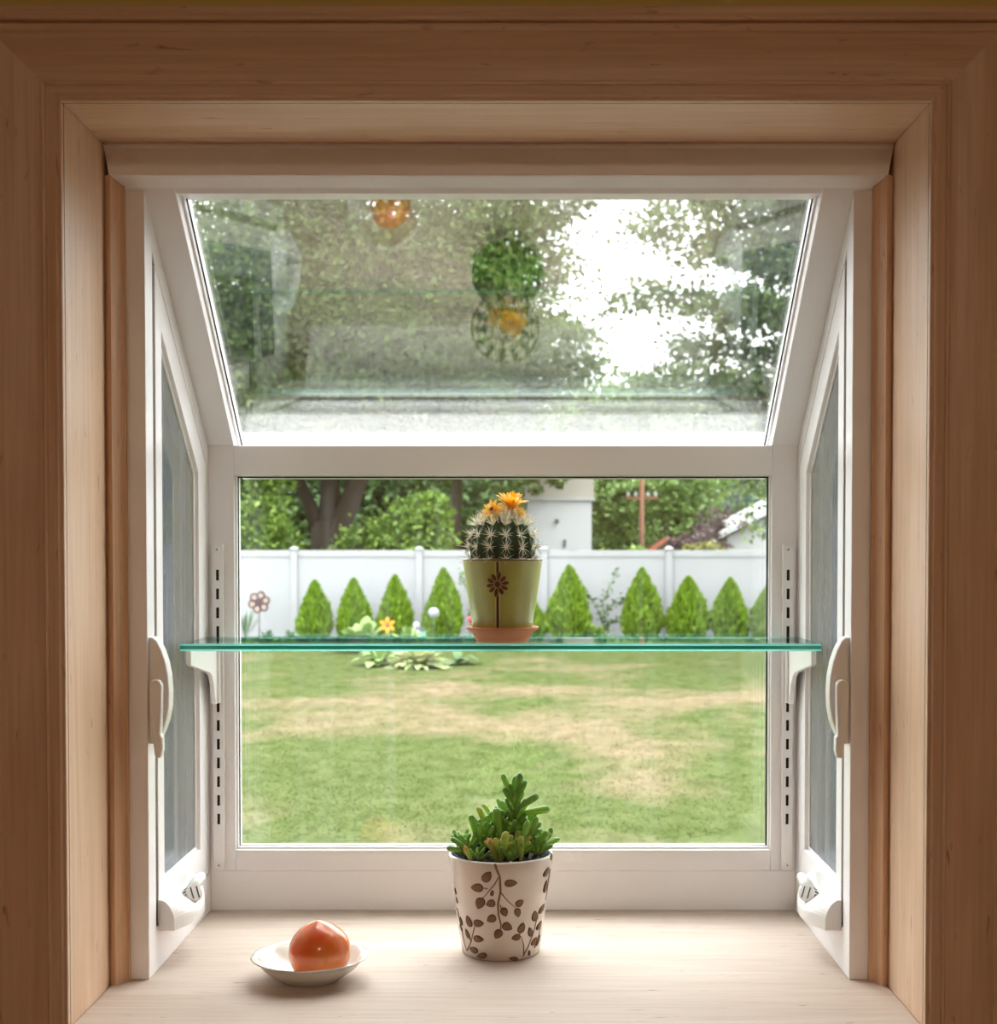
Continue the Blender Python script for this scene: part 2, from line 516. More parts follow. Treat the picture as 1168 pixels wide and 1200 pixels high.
# sill board: wide part between the jambs, narrower part inside the garden window
sp = [(-JW, YC), (JW, YC), (JW, 0), (HW + .03, 0), (HW + .03, YB + .03), (-HW - .03, YB + .03), (-HW - .03, 0), (-JW, 0)]
struct(MB().prism(sp, ZS - .03, ZS, XYa).build('window_sill', 'sill_wood', bevel=.003), 'pale maple sill board inside the garden window', 'sill')
# stop mouldings beside the white frame
for i, s in enumerate((-1, 1)):
    pr = [(JW, 0.0), (JW, -.021), (JW - .0035, -.021), (JW - .004, -.026), (JW - .0085, -.026)]
    for k in range(1, 7):
        t = k / 6
        pr.append((JW - .0085 - .0105 * t, -.026 + .019 * (1 - (1 - t) ** 2)))
    pr += [(JW - .0205, -.007), (JW - .0205, 0.0)]
    o = MB().prism([(s * x, y) for x, y in pr], ZS, .4833, XYa).build('trim_%d' % (8 + i), 'stop_wood')
    struct(o, ['reddish maple stop moulding by the jamb on the tomato bowl side', 'reddish maple stop moulding by the jamb opposite the tomato bowl'][i], 'trim')

# ------------------------------------------------------------------ garden window
WIN = struct(empty('window_1', (0, 0, 0)), 'white vinyl garden window box with sloped glass roof', 'window')
# head board: front face plus a chamfered lower lip with rounded ends
hp = [(-.0255, ZJ), (-.0255, .5195), (-.0235, .5175), (-.0245, .4835), (-.020, .4810), (0.0, .4715), (.012, .4715), (.012, ZJ)]
b = MB()
def head_x(z): return JW if z > .4835 else JW - .006 - .018 * min(1, (.4835 - z) / .012)
n_ = len(hp)
vs = [(-head_x(q), p, q) for p, q in hp] + [(head_x(q), p, q) for p, q in hp]
b.add(vs, [tuple(range(n_)), tuple(range(2 * n_ - 1, n_ - 1, -1))] + [(i, (i + 1) % n_, n_ + (i + 1) % n_, n_ + i) for i in range(n_)])
b.build('head_board', 'white_vinyl', WIN, bevel=.0012)
MB().box(-JW, JW, -.0235, 0.0, ZJ - .0028, ZJ - .0002).build('shadow_gap', 'gasket', WIN)
# side frames (rings around the casement sashes)
def offset_poly(front, bottom, back, slope):
    """outline of a side opening in y,z: inset from frame edges"""
    k = slope * math.sqrt(1 + SL * SL)
    return [(front, ZS + bottom), (YB - back, ZS + bottom), (YB - back, roof_z(YB - back) - k), (front, roof_z(front) - k)]
OUT = offset_poly(0, 0, 0, 0)
SASH_O = offset_poly(.036, .058, .013, .030)
SASH_I = offset_poly(.083, .108, .066, .074)
BEAD_I = offset_poly(.089, .113, .072, .080)
for s in (-1, 1):
    MB().ring(OUT, SASH_O, s * HW, s * (HW + .045), YZx).build('side_frame', 'white_vinyl', WIN, bevel=.0012)
    MB().box(min(s * .4982, s * .53), max(s * .4982, s * .53), .0005, .03, ZS - .03, .56).build('mounting_flange', 'white_vinyl', WIN)
MB().box(-.4978, .4978, .0125, .05, .4716, .56).build('head_frame', 'white_vinyl', WIN)
# roof: two sloped bars, bottom rail, pane
def sloped_box(x0, x1, y0, y1, n0, n1):
    b = MB()
    c = []
    for x in (x0, x1):
        for y in (y0, y1):
            for nn in (n0, n1):
                p = Vector((x, y, roof_z(y))) + NV * nn
                c.append(tuple(p))
    return b.add(c, [(0, 1, 3, 2), (4, 6, 7, 5), (0, 4, 5, 1), (2, 3, 7, 6), (0, 2, 6, 4), (1, 5, 7, 3)])
BARW = .0395
for s in (-1, 1):
    x0, x1 = sorted((s * (HW + .044), s * (HW - BARW)))
    sloped_box(x0, x1, -.004, YB + .05, .0004, .062).build('sloped_bar', 'white_vinyl', WIN, bevel=.0012)
    x0, x1 = sorted((s * (HW - BARW), s * (HW - BARW - .003)))
    sloped_box(x0, x1, 0.002, YB + .022, .020, .033).build('glazing_bead', 'white_vinyl', WIN)
    x0, x1 = sorted((s * (HW - BARW - .003), s * (HW - BARW - .0045)))
    sloped_box(x0, x1, 0.002, YB + .022, .030, .033).build('gasket', 'gasket', WIN)
sloped_box(-HW + BARW, HW - BARW, YB + .022, YB + .060, .006, .062).build('roof_rail', 'white_vinyl', WIN, bevel=.0012)
sloped_box(-HW + BARW, HW - BARW, -.012, .004, .0004, .062).build('roof_head_rail', 'white_vinyl', WIN, bevel=.0012)
sloped_box(-HW + BARW - .008, HW - BARW + .008, -.002, YB + .031, .0335, .0365).build('roof_pane', 'roof_glass', WIN)
sloped_box(-HW + BARW - .008, HW - BARW + .008, -.002, YB + .031, .0490, .0520).build('roof_pane', 'roof_glass', WIN)
# garden-side frame
GX, GZ0, GZ1 = .4135, -.4505, .1285
MB().box(-HW, -GX, YB - .004, YB + .045, -.483, RZ1 + .006).build('back_stile', 'white_vinyl', WIN, bevel=.0012)
MB().box(GX, HW, YB - .004, YB + .045, -.483, RZ1 + .006).build('back_stile', 'white_vinyl', WIN, bevel=.0012)
MB().box(-GX, GX, YB - .005, YB + .045, GZ1, RZ1 + .003).build('transom', 'white_vinyl', WIN, bevel=.0012)
MB().box(-GX, GX, YB - .004, YB + .045, -.483, GZ0).build('bottom_rail', 'white_vinyl', WIN, bevel=.0012)
MB().box(-HW, HW, YB - .002, YB + .045, ZS, -.4832).build('apron_panel', 'white_vinyl', WIN, bevel=.0012)
bo = [(-GX, GZ0), (GX, GZ0), (GX, GZ1), (-GX, GZ1)]
bi = [(-GX + .0025, GZ0 + .0035), (GX - .0025, GZ0 + .0035), (GX - .0025, GZ1 - .001), (-GX + .0025, GZ1 - .001)]
b2 = [(-GX + .0035, GZ0 + .0038), (GX - .0045, GZ0 + .0038), (GX - .0045, GZ1 - .0032), (-GX + .0035, GZ1 - .0032)]
MB().ring(bo, bi, YB + .004, YB + .016, XZy).build('glazing_bead', 'white_vinyl', WIN)
MB().ring(bi, b2, YB + .012, YB + .018, XZy).build('gasket', 'gasket', WIN)
MB().box(-GX - .004, GX + .004, YB + .0182, YB + .0212, GZ0 - .004, GZ1 + .004).build('window_pane', 'pane_glass', WIN)
MB().box(-GX - .004, GX + .004, YB + .033, YB + .036, GZ0 - .004, GZ1 + .004).build('window_pane', 'pane_glass', WIN)

# ------------------------------------------------------------------ side casements
def casement(num, s, label):
    W = struct(empty('window_%d' % num, (s * HW, .19, ZS + .058)), label, 'window')
    P = Vector(W.location)
    def mk(b, name, mm, parent=W, bevel=.001, smooth=False, seg=2):
        b.v = [(x - P.x, y - P.y, z - P.z) for x, y, z in b.v]
        return b.build(name, mm, parent, bevel, smooth, seg)
    X = lambda d: s * (HW + d)                    # d > 0 is outwards
    so = offset_poly(.051, .0605, .0145, .0315)
    mk(MB().ring(so, SASH_I, X(.0006), X(.040), YZx), 'sash_frame', 'white_vinyl')
    mk(MB().ring(SASH_I, BEAD_I, X(.006), X(.012), YZx), 'screen_frame', 'white_vinyl', bevel=.0006)
    mk(MB().ring(SASH_O, so, X(.0022), X(.03), YZx), 'weather_strip', 'weather_strip', bevel=0)
    mk(MB().prism(BEAD_I, X(.008), X(.0085), YZx), 'insect_screen', 'screen_mesh', bevel=0)
    mk(MB().prism(SASH_I, X(.024), X(.027), YZx), 'casement_pane', 'casement_glass', bevel=0)
    # lock: domed housing with a drop lever
    I = lambda d: s * (HW - d)                    # d > 0 is into the box
    hs = [(-.0003, -.101), (.005, -.1012), (.0105, -.106), (.0165, -.118), (.0215, -.133), (.025, -.151), (.0262, -.172), (.0255, -.192), (.0225, -.209), (.018, -.222), (.013, -.233), (.009, -.240), (-.0003, -.240)]
    ho = mk(MB().prism([(I(d), z) for d, z in hs], .006, .031, XZy), 'lock_housing', 'white_plastic', bevel=.0022, seg=3)
    lv = []
    for k in range(9):
        a = PI * k / 8
        lv.append((.0118 - .0082 * math.cos(a), -.1635 + .0085 * math.sin(a)))
    lv += [(.0195, -.19), (.0178, -.226), (.0205, -.230), (.0208, -.246), (.0185, -.2555), (.0130, -.2565), (.0105, -.2535), (.0085, -.235), (.0048, -.200)]
    lvr = mk(MB().prism([(I(d), z) for d, z in lv], -.008, .0058, XZy), 'lock_lever', 'white_plastic', None, bevel=.002, seg=3)
    lvr.parent = ho
    # crank operator: swept cover, folded crank and knurled knob
    b = MB()
    NY, NA = 18, 9
    for i in range(NY + 1):
        t = i / NY
        y = .047 + .165 * t
        pr = .040 * (math.sqrt(max(0, 1 - ((t - .38) / .62) ** 2)) if t > .38 else .5 + .5 * math.sin(PI / 2 * t / .38)) + .001
        zb = -.4935 + .004 * t
        h = .020 + .016 * math.exp(-((t - .80) / .20) ** 2) + .010 * math.exp(-((t - .1) / .25) ** 2)
        row = [(I(-.0005), y, zb), (I(pr), y, zb)]
        for k in range(NA):
            a = PI / 2 * k / (NA - 1)
            row.append((I(pr * math.cos(a) ** .8), y, zb + h * .45 + (h * .55 + .012 * math.sin(a)) * math.sin(a)))
        row[-1] = (I(-.0005), y, row[-1][2])
        b.v += row
    R = NA + 2
    for i in range(NY):
        for k in range(R):
            b.f.append((i * R + k, i * R + (k + 1) % R, (i + 1) * R + (k + 1) % R, (i + 1) * R + k))
    b.f.append(tuple(range(R))); b.f.append(tuple(NY * R + k for k in range(R)))
    co = mk(b, 'crank_cover', 'white_plastic', bevel=.0012)
    # crank arm lying over the cover
    arm = MB().tube([(I(.024), .128, -.459), (I(.026), .155, -.453), (I(.026), .185, -.452)], [.0075, .0085, .006], 10)
    ca = mk(arm, 'crank_arm', 'white_plastic', None, bevel=0, smooth=True); ca.parent = co
    kb = MB()
    ax = Vector((-s * .62, -.62, .48)).normalized()
    c0 = Vector((I(.024), .118, -.465))
    kb.tube([c0, c0 + ax * .003, c0 + ax * .0035, c0 + ax * .0135, c0 + ax * .014, c0 + ax * .0165], [.0125, .0125, .0112, .0112, .0125, .0118], 20)
    kn = mk(kb, 'crank_knob', 'white_plastic', None, bevel=.0005); kn.parent = co
    e1 = ax.cross(Vector((0, 0, 1))).normalized(); e2 = ax.cross(e1)
    gb = MB()
    for k in range(14):
        a = 2 * PI * k / 14
        q = e1 * math.cos(a) + e2 * math.sin(a); tq = -e1 * math.sin(a) + e2 * math.cos(a)
        p = c0 + q * .0114
        cs = []
        for da in (.004, .013):
            for dt in (-.0008, .0008):
                for dr in (-.0004, .0005):
                    cs.append(tuple(p + ax * da + tq * dt + q * dr))
        gb.add(cs, [(0, 1, 3, 2), (4, 6, 7, 5), (0, 4, 5, 1), (2, 3, 7, 6), (0, 2, 6, 4), (1, 5, 7, 3)])
    g = mk(gb, 'knob_grooves', 'slot_dark', None, bevel=0); g.parent = co
    sl = MB()
    for dd in (-.0045, .0045):
        p = c0 + ax * .0166 + e1 * dd
        cs = []
        for da in (0, .0004):
            for a1 in (-.0008, .0008):
                for a2 in (-.008, .008):
                    cs.append(tuple(p + ax * da + e1 * a1 + e2 * a2))
        sl.add(cs, [(0, 1, 3, 2), (4, 6, 7, 5), (0, 4, 5, 1), (2, 3, 7, 6), (0, 2, 6, 4), (1, 5, 7, 3)])
    g = mk(sl, 'knob_slots', 'slot_dark', None, bevel=0); g.parent = co
    return W
casement(2, -1, 'white side casement with grey screen on the tomato bowl side')
casement(3, 1, 'white side casement with grey screen opposite the tomato bowl side')

# ------------------------------------------------------------------ shelf standards, brackets, shelf
def cross_screw(parent, x, y, z):
    c = MB()
    for k in range(1):
        c.lathe([(0, 0), (.0036, 0), (.0036, .0007), (.0026, .0012), (0, .0012)], 16)
    c.v = [(x + p[0], y - p[2], z + p[1]) for p in c.v]
    o = c.build('screw', 'white_metal', parent, smooth=False)
    d = MB().box(x - .0016, x + .0016, y - .0014, y - .001, z - .0004, z + .0004).box(x - .0004, x + .0004, y - .0015, y - .0011, z - .0016, z + .0016)
    return o, d.build('screw_cross', 'slot_dark', parent)

PITCH, SLOTH, SLOTW = .0289, .0165, .0046
slot_z = [-.4006 + PITCH * k for k in range(14)]
for s in (-1, 1):
    xc = s * .4375
    St = empty('shelf_standard', (xc, YB - .004, -.48), 'slotted white shelf standard ' + ('on the tomato bowl side' if s < 0 else 'opposite the tomato bowl side'), 'shelf standard', 'pair of slotted shelf standards')
    yf = -.0105                      # local front face
    b = MB()
    hwid = .0082
    z0, z1 = .001, .5025
    b.box(-hwid, -SLOTW / 2, yf, yf + .0016, z0, z1).box(SLOTW / 2, hwid, yf, yf + .0016, z0, z1)
    edges = [z0] + sum([[z + .48 - SLOTH / 2, z + .48 + SLOTH / 2] for z in slot_z], []) + [z1]
    for i in range(0, len(edges), 2):
        b.box(-SLOTW / 2, SLOTW / 2, yf, yf + .0016, edges[i], edges[i + 1])
    b.box(-hwid, -hwid + .0015, yf + .0016, -.0002, z0, z1).box(hwid - .0015, hwid, yf + .0016, -.0002, z0, z1)
    b.build('channel', 'white_metal', St)
    MB().box(-hwid + .0016, hwid - .0016, -.0025, -.0003, z0 + .03, z1 - .03).build('slot_backing', 'slot_dark', St)
    cross_screw(St, 0, yf, .008); cross_screw(St, 0, yf, z1 - .008)

SHF_Y0, SHF_Y1, SHF_Z = .166, .343, -.1195
SHF_T = .0105
for s in (-1, 1):
    xb = s * .4405
    Br = empty('shelf_bracket', (xb, YB - .0155, SHF_Z - SHF_T), 'white metal bracket under the glass shelf ' + ('on the tomato bowl side' if s < 0 else 'opposite the tomato bowl side'), 'shelf bracket', 'pair of glass shelf brackets')
    yf = 0.0
    pr = [(0, -.0008), (-.172, -.0008), (-.172, .0022), (-.1745, .0022), (-.1755, -.001), (-.1755, -.018), (-.172, -.0205), (-.055, -.040), (-.04, -.046), (-.027, -.060), (-.018, -.083), (-.012, -.092), (0, -.092)]
    MB().prism(pr, -.0035, .0035, YZx).build('arm', 'white_metal', Br, bevel=.0008)
    MB().box(-.0075, .0075, -.009, -.0001, -.0905, -.001).build('channel_back', 'white_metal', Br, bevel=.0006)
    for zz in (-.012, -.017):
        MB().box(-.0012, .0012, -.05 - (zz + .012) * 3, -.047 - (zz + .012) * 3, zz + .0115, zz + .0121).build('rivet', 'slot_dark', Br)

# glass shelf: clear faces, green ground edges
x0, x1 = -.4515, .4505
c = .0028
prof = [(SHF_Y0 + c, 0), (SHF_Y1 - c, 0), (SHF_Y1, -c), (SHF_Y1, -SHF_T + c), (SHF_Y1 - c, -SHF_T), (SHF_Y0 + c, -SHF_T), (SHF_Y0, -SHF_T + c), (SHF_Y0, -c)]
b = MB().prism(prof, x0, x1, YZx)
me = bpy.data.meshes.new('glass_shelf')
me.from_pydata([(x, y, z) for x, y, z in b.v], [], b.f); me.update()
def edge_glass(name, col, rough, trn):
    m, n, l, out = mat(name)
    bs = n.new('ShaderNodeBsdfPrincipled'); bs.inputs['Base Color'].default_value = col + (1,)
    bs.inputs['Roughness'].default_value = rough; bs.inputs['Coat Weight'].default_value = 0.4
    tl = n.new('ShaderNodeBsdfTranslucent'); tl.inputs[0].default_value = col + (1,)
    mx = n.new('ShaderNodeMixShader'); mx.inputs[0].default_value = trn
    tc = n.new('ShaderNodeTexCoord'); mp = n.new('ShaderNodeMapping'); mp.inputs['Scale'].default_value = (7, 0, 40)
    no = n.new('ShaderNodeTexNoise'); no.inputs['Scale'].default_value = 1
    rp = n.new('ShaderNodeMix'); rp.data_type = 'RGBA'
    rp.inputs[6].default_value = tuple(v_ * .55 for v_ in col) + (1,); rp.inputs[7].default_value = tuple(min(1, v_ * 1.4) for v_ in col) + (1,)
    l.new(tc.outputs['Object'], mp.inputs[0]); l.new(mp.outputs[0], no.inputs['Vector']); l.new(no.outputs['Fac'], rp.inputs[0])
    l.new(rp.outputs[2], bs.inputs['Base Color'])
    l.new(bs.outputs[0], mx.inputs[1]); l.new(tl.outputs[0], mx.inputs[2]); l.new(mx.outputs[0], out.inputs[0])
edge_glass('edge_core', (0.01, 0.24, 0.17), 0.2, 0.2)
edge_glass('edge_bevel', (0.28, 0.86, 0.74), 0.2, 0.35)
shelf = link('glass_shelf', me, ['shelf_glass', 'edge_core', 'edge_bevel'])
shelf.location = (0, 0, SHF_Z)
for p in me.polygons:
    nrm = p.normal
    if abs(nrm.z) > .95: p.material_index = 0
    elif abs(nrm.y) > .95 or abs(nrm.x) > .95: p.material_index = 1
    else: p.material_index = 2
tag(shelf, 'clear glass shelf with green edge spanning the garden window', 'shelf')

# ------------------------------------------------------------------ potted cactus on the shelf
plain('green_glaze', (0.40, 0.40, 0.115), 0.2, 0.5, 0.18, 12, coat=0.6)
plain('glaze_ridge', (0.48, 0.45, 0.20), 0.25, 0.5, 0.1, 30)
plain('glaze_brown', (0.13, 0.052, 0.022), 0.3, 0.5, 0.25, 60)
plain('terracotta', (0.50, 0.19, 0.095), 0.7, 0.3, 0.08, 25)
plain('cactus_skin', (0.045, 0.085, 0.035), 0.5, 0.4, 0.3, 60)
plain('cactus_spine', (0.92, 0.89, 0.74), 0.5, 0.3)
leafy('cactus_petal', [(0.90, 0.40, 0.01), (0.95, 0.56, 0.03), (0.95, 0.70, 0.24)], trans=0.4)
plain('petal_pale', (0.85, 0.60, 0.28), 0.6)
plain('flower_heart', (0.32, 0.10, 0.02), 0.7)

CX, CY = 0.001, 0.228
CP = empty('potted_cactus', (CX, CY, SHF_Z), 'round spiny cactus with orange blossoms in a green glazed pot on the glass shelf', 'potted cactus')
MB().lathe([(0, 0), (.0375, 0), (.0385, .002), (.041, .010), (.044, .0125), (.0445, .0135), (.0515, .0175), (.0530, .0195), (.0525, .0215), (.050, .0215), (.046, .017), (.042, .008), (0, .006)], 56).build('saucer', 'terracotta', CP, smooth=True)
PZ0, PZ1, PR0, PR1 = .0085, .1195, .0420, .0578
def pot_r(z): return PR0 + (PR1 - PR0) * (z - PZ0) / (PZ1 - PZ0)
gp = MB().lathe([(0, PZ0), (PR0 - .001, PZ0), (PR0, PZ0 + .001), (PR1 - .0002, PZ1 - .003), (PR1, PZ1 - .001), (PR1 - .001, PZ1), (PR1 - .0045, PZ1), (PR1 - .0055, PZ1 - .003), (PR1 - .007, PZ1 - .012), (0, PZ1 - .012)], 64).build('pot', 'green_glaze', CP, smooth=True)
MB().lathe([(0, PZ1 - .0118), (.050, PZ1 - .0118), (.040, PZ1 - .008), (0, PZ1 - .006)], 32).build('soil', 'soil', CP, smooth=True)
def on_cone(rfun, u, z, lift):
    """point on a pot facing the room: u metres round from the front, z up"""
    r = rfun(z)
    a = -PI / 2 + u / r
    return ((r + lift) * math.cos(a), (r + lift) * math.sin(a), z)
U0 = -.006
MB().lathe([(PR1 - .0044, PZ1 + .0002), (PR1 - .0008, PZ1 + .0004), (PR1 + .0003, PZ1 - .0012), (PR1 + .0002, PZ1 - .0024), (PR1 - .0006, PZ1 - .0024)], 64).build('rim_band', 'glaze_brown', gp, smooth=True)
def cone_patch(rfun, outline, lift, thick):
    b = MB()
    n_ = len(outline)
    cu = sum(p[0] for p in outline) / n_; cz = sum(p[1] for p in outline) / n_
    top = [on_cone(rfun, u, z, lift) for u, z in outline] + [on_cone(rfun, cu, cz, lift)]
    low = [on_cone(rfun, u, z, -thick) for u, z in outline]
    fs = [(i, (i + 1) % n_, n_) for i in range(n_)] + [(n_ + 1 + i, n_ + 1 + (i + 1) % n_, (i + 1) % n_, i) for i in range(n_)]
    return b.add(top + low, fs)
zz = [PZ0 + .004 + (PZ1 - PZ0 - .008) * k / 20 for k in range(21)]
st_ = MB()
for za, zb in zip(zz, zz[1:]):
    o_ = len(st_.v)
    for z in (za, zb):
        for du in (-.0016, .0016):
            st_.v.append(on_cone(pot_r, U0 + du, z, .0005))
    st_.f.append((o_, o_ + 1, o_ + 3, o_ + 2))
st_.build('stem_groove', 'glaze_brown', gp)
for du in (-.0026, .0026):
    MB().tube([on_cone(pot_r, U0 + du, z, .0002) for z in zz], .0009, 6).build('stem_ridge', 'glaze_ridge', gp, smooth=True)
EZ = PZ1 - .036
for k in range(10):
    a = 2 * PI * (k + .25) / 10
    d, q = (math.cos(a), math.sin(a)), (-math.sin(a), math.cos(a))
    L0, L1, W_ = .0045, .0165 * (1.12 if k % 5 == 2 else 1), .0029
    def ol(g):
        return [(U0 + d[0] * t + q[0] * w_, EZ + d[1] * t + q[1] * w_) for t, w_ in
                [(L0 - g, 0), (.4 * (L0 + L1), -(W_ + g) * .8), (.68 * L1 + .2 * L0, -(W_ + g)), (.9 * L1, -(W_ + g) * .6), (L1 + g * 1.4, 0), (.9 * L1, (W_ + g) * .6), (.68 * L1 + .2 * L0, W_ + g), (.4 * (L0 + L1), (W_ + g) * .8)]]
    cone_patch(pot_r, ol(.0011), .0008, .0003).build('emblem_petal_edge', 'glaze_ridge', gp)
    cone_patch(pot_r, ol(0), .0013, .0003).build('emblem_petal', 'glaze_brown', gp)
cone_patch(pot_r, [(U0 + .004 * math.cos(2 * PI * k / 12), EZ + .004 * math.sin(2 * PI * k / 12)) for k in range(12)], .0018, .0003).build('emblem_heart', 'glaze_brown', gp)

# cactus body with ribs and tubercles
NR = 13
CB = .1195 + .014
def cact(el, az):
    rib = .5 + .5 * math.cos(NR * az)
    row = .5 + .5 * math.cos((el - .05) * 18)
    r = .0475 * (1 - .12 * (1 - rib) * math.cos(el) + .035 * rib * row)
    sq = 1.02
    return r * math.cos(el), r * math.sin(el) * sq
b = MB()
NE, NA_ = 26, NR * 8
for i in range(NE + 1):
    el = -PI / 2 * .55 + (PI / 2 * .55 + PI / 2 * .97) * i / NE
    for k in range(NA_):
        az = 2 * PI * k / NA_
        rr, z = cact(el, az)
        b.v.append((rr * math.cos(az), rr * math.sin(az), CB + z))
for i in range(NE):
    for k in range(NA_):
        j = (k + 1) % NA_
        b.f.append((i * NA_ + k, i * NA_ + j, (i + 1) * NA_ + j, (i + 1) * NA_ + k))
b.f.append(tuple(NE * NA_ + k for k in range(NA_)))
body = b.build('cactus_body', 'cactus_skin', CP, smooth=True)
spn = MB()
def spine(p, d, L, r):
    d = d.normalized()
    a = d.orthogonal().normalized(); c_ = d.cross(a)
    o_ = len(spn.v)
    for k in range(3):
        q = 2 * PI * k / 3
        spn.v.append(tuple(p + a * r * math.cos(q) + c_ * r * math.sin(q)))
    spn.v.append(tuple(p + d * L))
    for k in range(3):
        spn.f.append((o_ + k, o_ + (k + 1) % 3, o_ + 3))
rows = [-.30, .05, .40, .75, 1.06, 1.30]
for ri, el in enumerate(rows):
    for k in range(NR):
        if ri >= 4 and k % 2 and ri == 5: continue
        az = 2 * PI * (k) / NR
        rr, z = cact(el, az)
        p = Vector((rr * math.cos(az), rr * math.sin(az), CB + z))
        nrm = Vector((math.cos(el) * math.cos(az), math.cos(el) * math.sin(az), math.sin(el)))
        t1 = Vector((-math.sin(az), math.cos(az), 0)); t2 = nrm.cross(t1)
        ns = 11 if ri < 3 else 14
        for q in range(ns):
            a = 2 * PI * q / ns + random.uniform(-.2, .2)
            lift = random.uniform(.25, .6) if ri < 3 else random.uniform(.5, 1.3)
            d = t1 * math.cos(a) + t2 * math.sin(a) + nrm * lift + Vector((0, 0, .15 if ri < 3 else .35))
            spine(p, d, random.uniform(.011, .017) if ri < 3 else random.uniform(.014, .024), .00092)
        for q in range(2):
            spine(p, nrm + Vector((random.uniform(-.4, .4), random.uniform(-.4, .4), random.uniform(0, .6))), random.uniform(.014, .022), .0011)
for q in range(190):
    az = random.uniform(0, 2 * PI); el = random.uniform(.92, 1.42)
    rr, z = cact(el, az)
    spine(Vector((rr * math.cos(az), rr * math.sin(az), CB + z)), Vector((math.cos(az) * .7 + random.uniform(-.5, .5), math.sin(az) * .7 + random.uniform(-.5, .5), random.uniform(.5, 1.3))), random.uniform(.012, .021), .0009)
tag(spn.build('spines', 'cactus_spine', CP, recalc=False), kind='stuff')

def set_rnd(me, vals):
    at_ = me.attributes.new('rnd', 'FLOAT', 'FACE')
    at_.data.foreach_set('value', np.asarray(vals, dtype=np.float32))

def blossom(c, ax, n_rings, L, W_, mm, name, heart=True, spread=(.25, .95)):
    ax = Vector(ax).normalized()
    e1 = ax.orthogonal().normalized(); e2 = ax.cross(e1)
    grp = None
    b = MB(); rv = []
    tot = 0
    for ring, cnt in enumerate(n_rings):
        op = spread[0] + (spread[1] - spread[0]) * ring / max(1, len(n_rings) - 1)
        for k in range(cnt):
            a = 2 * PI * (k + .5 * ring) / cnt + random.uniform(-.1, .1)
            rad = e1 * math.cos(a) + e2 * math.sin(a)
            tan = -e1 * math.sin(a) + e2 * math.cos(a)
            ll = L * random.uniform(.85, 1.08)
            pts = []
            for t, wf in ((0, .35), (.35, .8), (.7, 1.0), (.9, .7)):
                o_ = op * (t ** 1.2)
                cpt = Vector(c) + (ax * math.cos(o_) + rad * math.sin(o_)) * (ll * t) + rad * .002
                pts += [cpt - tan * W_ * wf, cpt + tan * W_ * wf]
            o_ = op
            tip = Vector(c) + (ax * math.cos(o_) + rad * math.sin(o_)) * ll + rad * .002
            i0 = len(b.v)
            b.v += [tuple(p) for p in pts] + [tuple(tip)]
            b.f += [(i0, i0 + 1, i0 + 3, i0 + 2), (i0 + 2, i0 + 3, i0 + 5, i0 + 4), (i0 + 4, i0 + 5, i0 + 7, i0 + 6), (i0 + 6, i0 + 7, i0 + 8)]
            r_ = random.random()
            rv += [r_] * 4
    o = b.build(name, mm, CP, smooth=True, recalc=False)
    set_rnd(o.data, rv)
    return o
blossom((.010, -.004, CB + .050), (.18, -.30, 1), (8, 12, 14), .033, .0042, 'cactus_petal', 'blossom', spread=(.15, .75))
b2_ = blossom((-.011, -.012, CB + .050), (-.35, -.80, .6), (7, 10, 12), .0195, .0029, 'cactus_petal', 'blossom', spread=(.3, 1.25))
MB().lathe([(0, 0), (.0035, .001), (.004, .004), (.002, .0065), (0, .007)], 12, (-.014, -.0205, CB + .0545)).build('blossom_heart', 'flower_heart', CP, smooth=True)
blossom((.020, -.010, CB + .047), (.6, -.5, .6), (6, 9), .015, .0022, 'cactus_petal', 'blossom', spread=(.2, .8))

# ------------------------------------------------------------------ potted succulent on the sill
plain('cream_glaze', (0.74, 0.66, 0.59), 0.22, 0.5, 0.05, 12, coat=0.4)
plain('relief_brown', (0.23, 0.12, 0.068), 0.6, 0.3, 0.3, 70)
plain('relief_edge', (0.045, 0.022, 0.012), 0.6, 0.3)
plain('pot_liner', (0.02, 0.025, 0.045), 0.8, 0.2)
SX, SY = 0.0, .134
SU = empty('potted_succulent', (SX, SY, ZS), 'green finger-leaved succulent in a cream pot with brown leaf relief on the sill', 'potted succulent')
H2, Q0, Q1 = .1385, .0535, .0728
def pot2_r(z): return Q0 + (Q1 - Q0) * (z / H2) ** .9
pp = [(0, 0.0), (Q0 - .002, 0), (Q0, .0015)] + [(pot2_r(H2 * k / 8), H2 * k / 8) for k in range(1, 8)] + [(Q1, H2 - .003), (Q1 - .001, H2 - .0005), (Q1 - .003, H2), (Q1 - .005, H2 - .0015), (Q1 - .0055, H2 - .012), (Q1 - .008, H2 - .02), (0, H2 - .02)]
spot = MB().lathe(pp, 72).build('pot', 'cream_glaze', SU, smooth=True)
MB().lathe([(Q1 - .0052, H2 - .006), (Q1 - .0052, H2 - .0005), (Q1 - .0068, H2 + .0008), (Q1 - .0085, H2 - .001), (Q1 - .009, H2 - .014), (0, H2 - .0145)], 48).build('liner', 'pot_liner', SU, smooth=True)
MB().lathe([(0, H2 - .0125), (.0635, H2 - .0125), (.05, H2 - .008), (0, H2 - .004)], 32).build('soil', 'soil', SU, smooth=True)
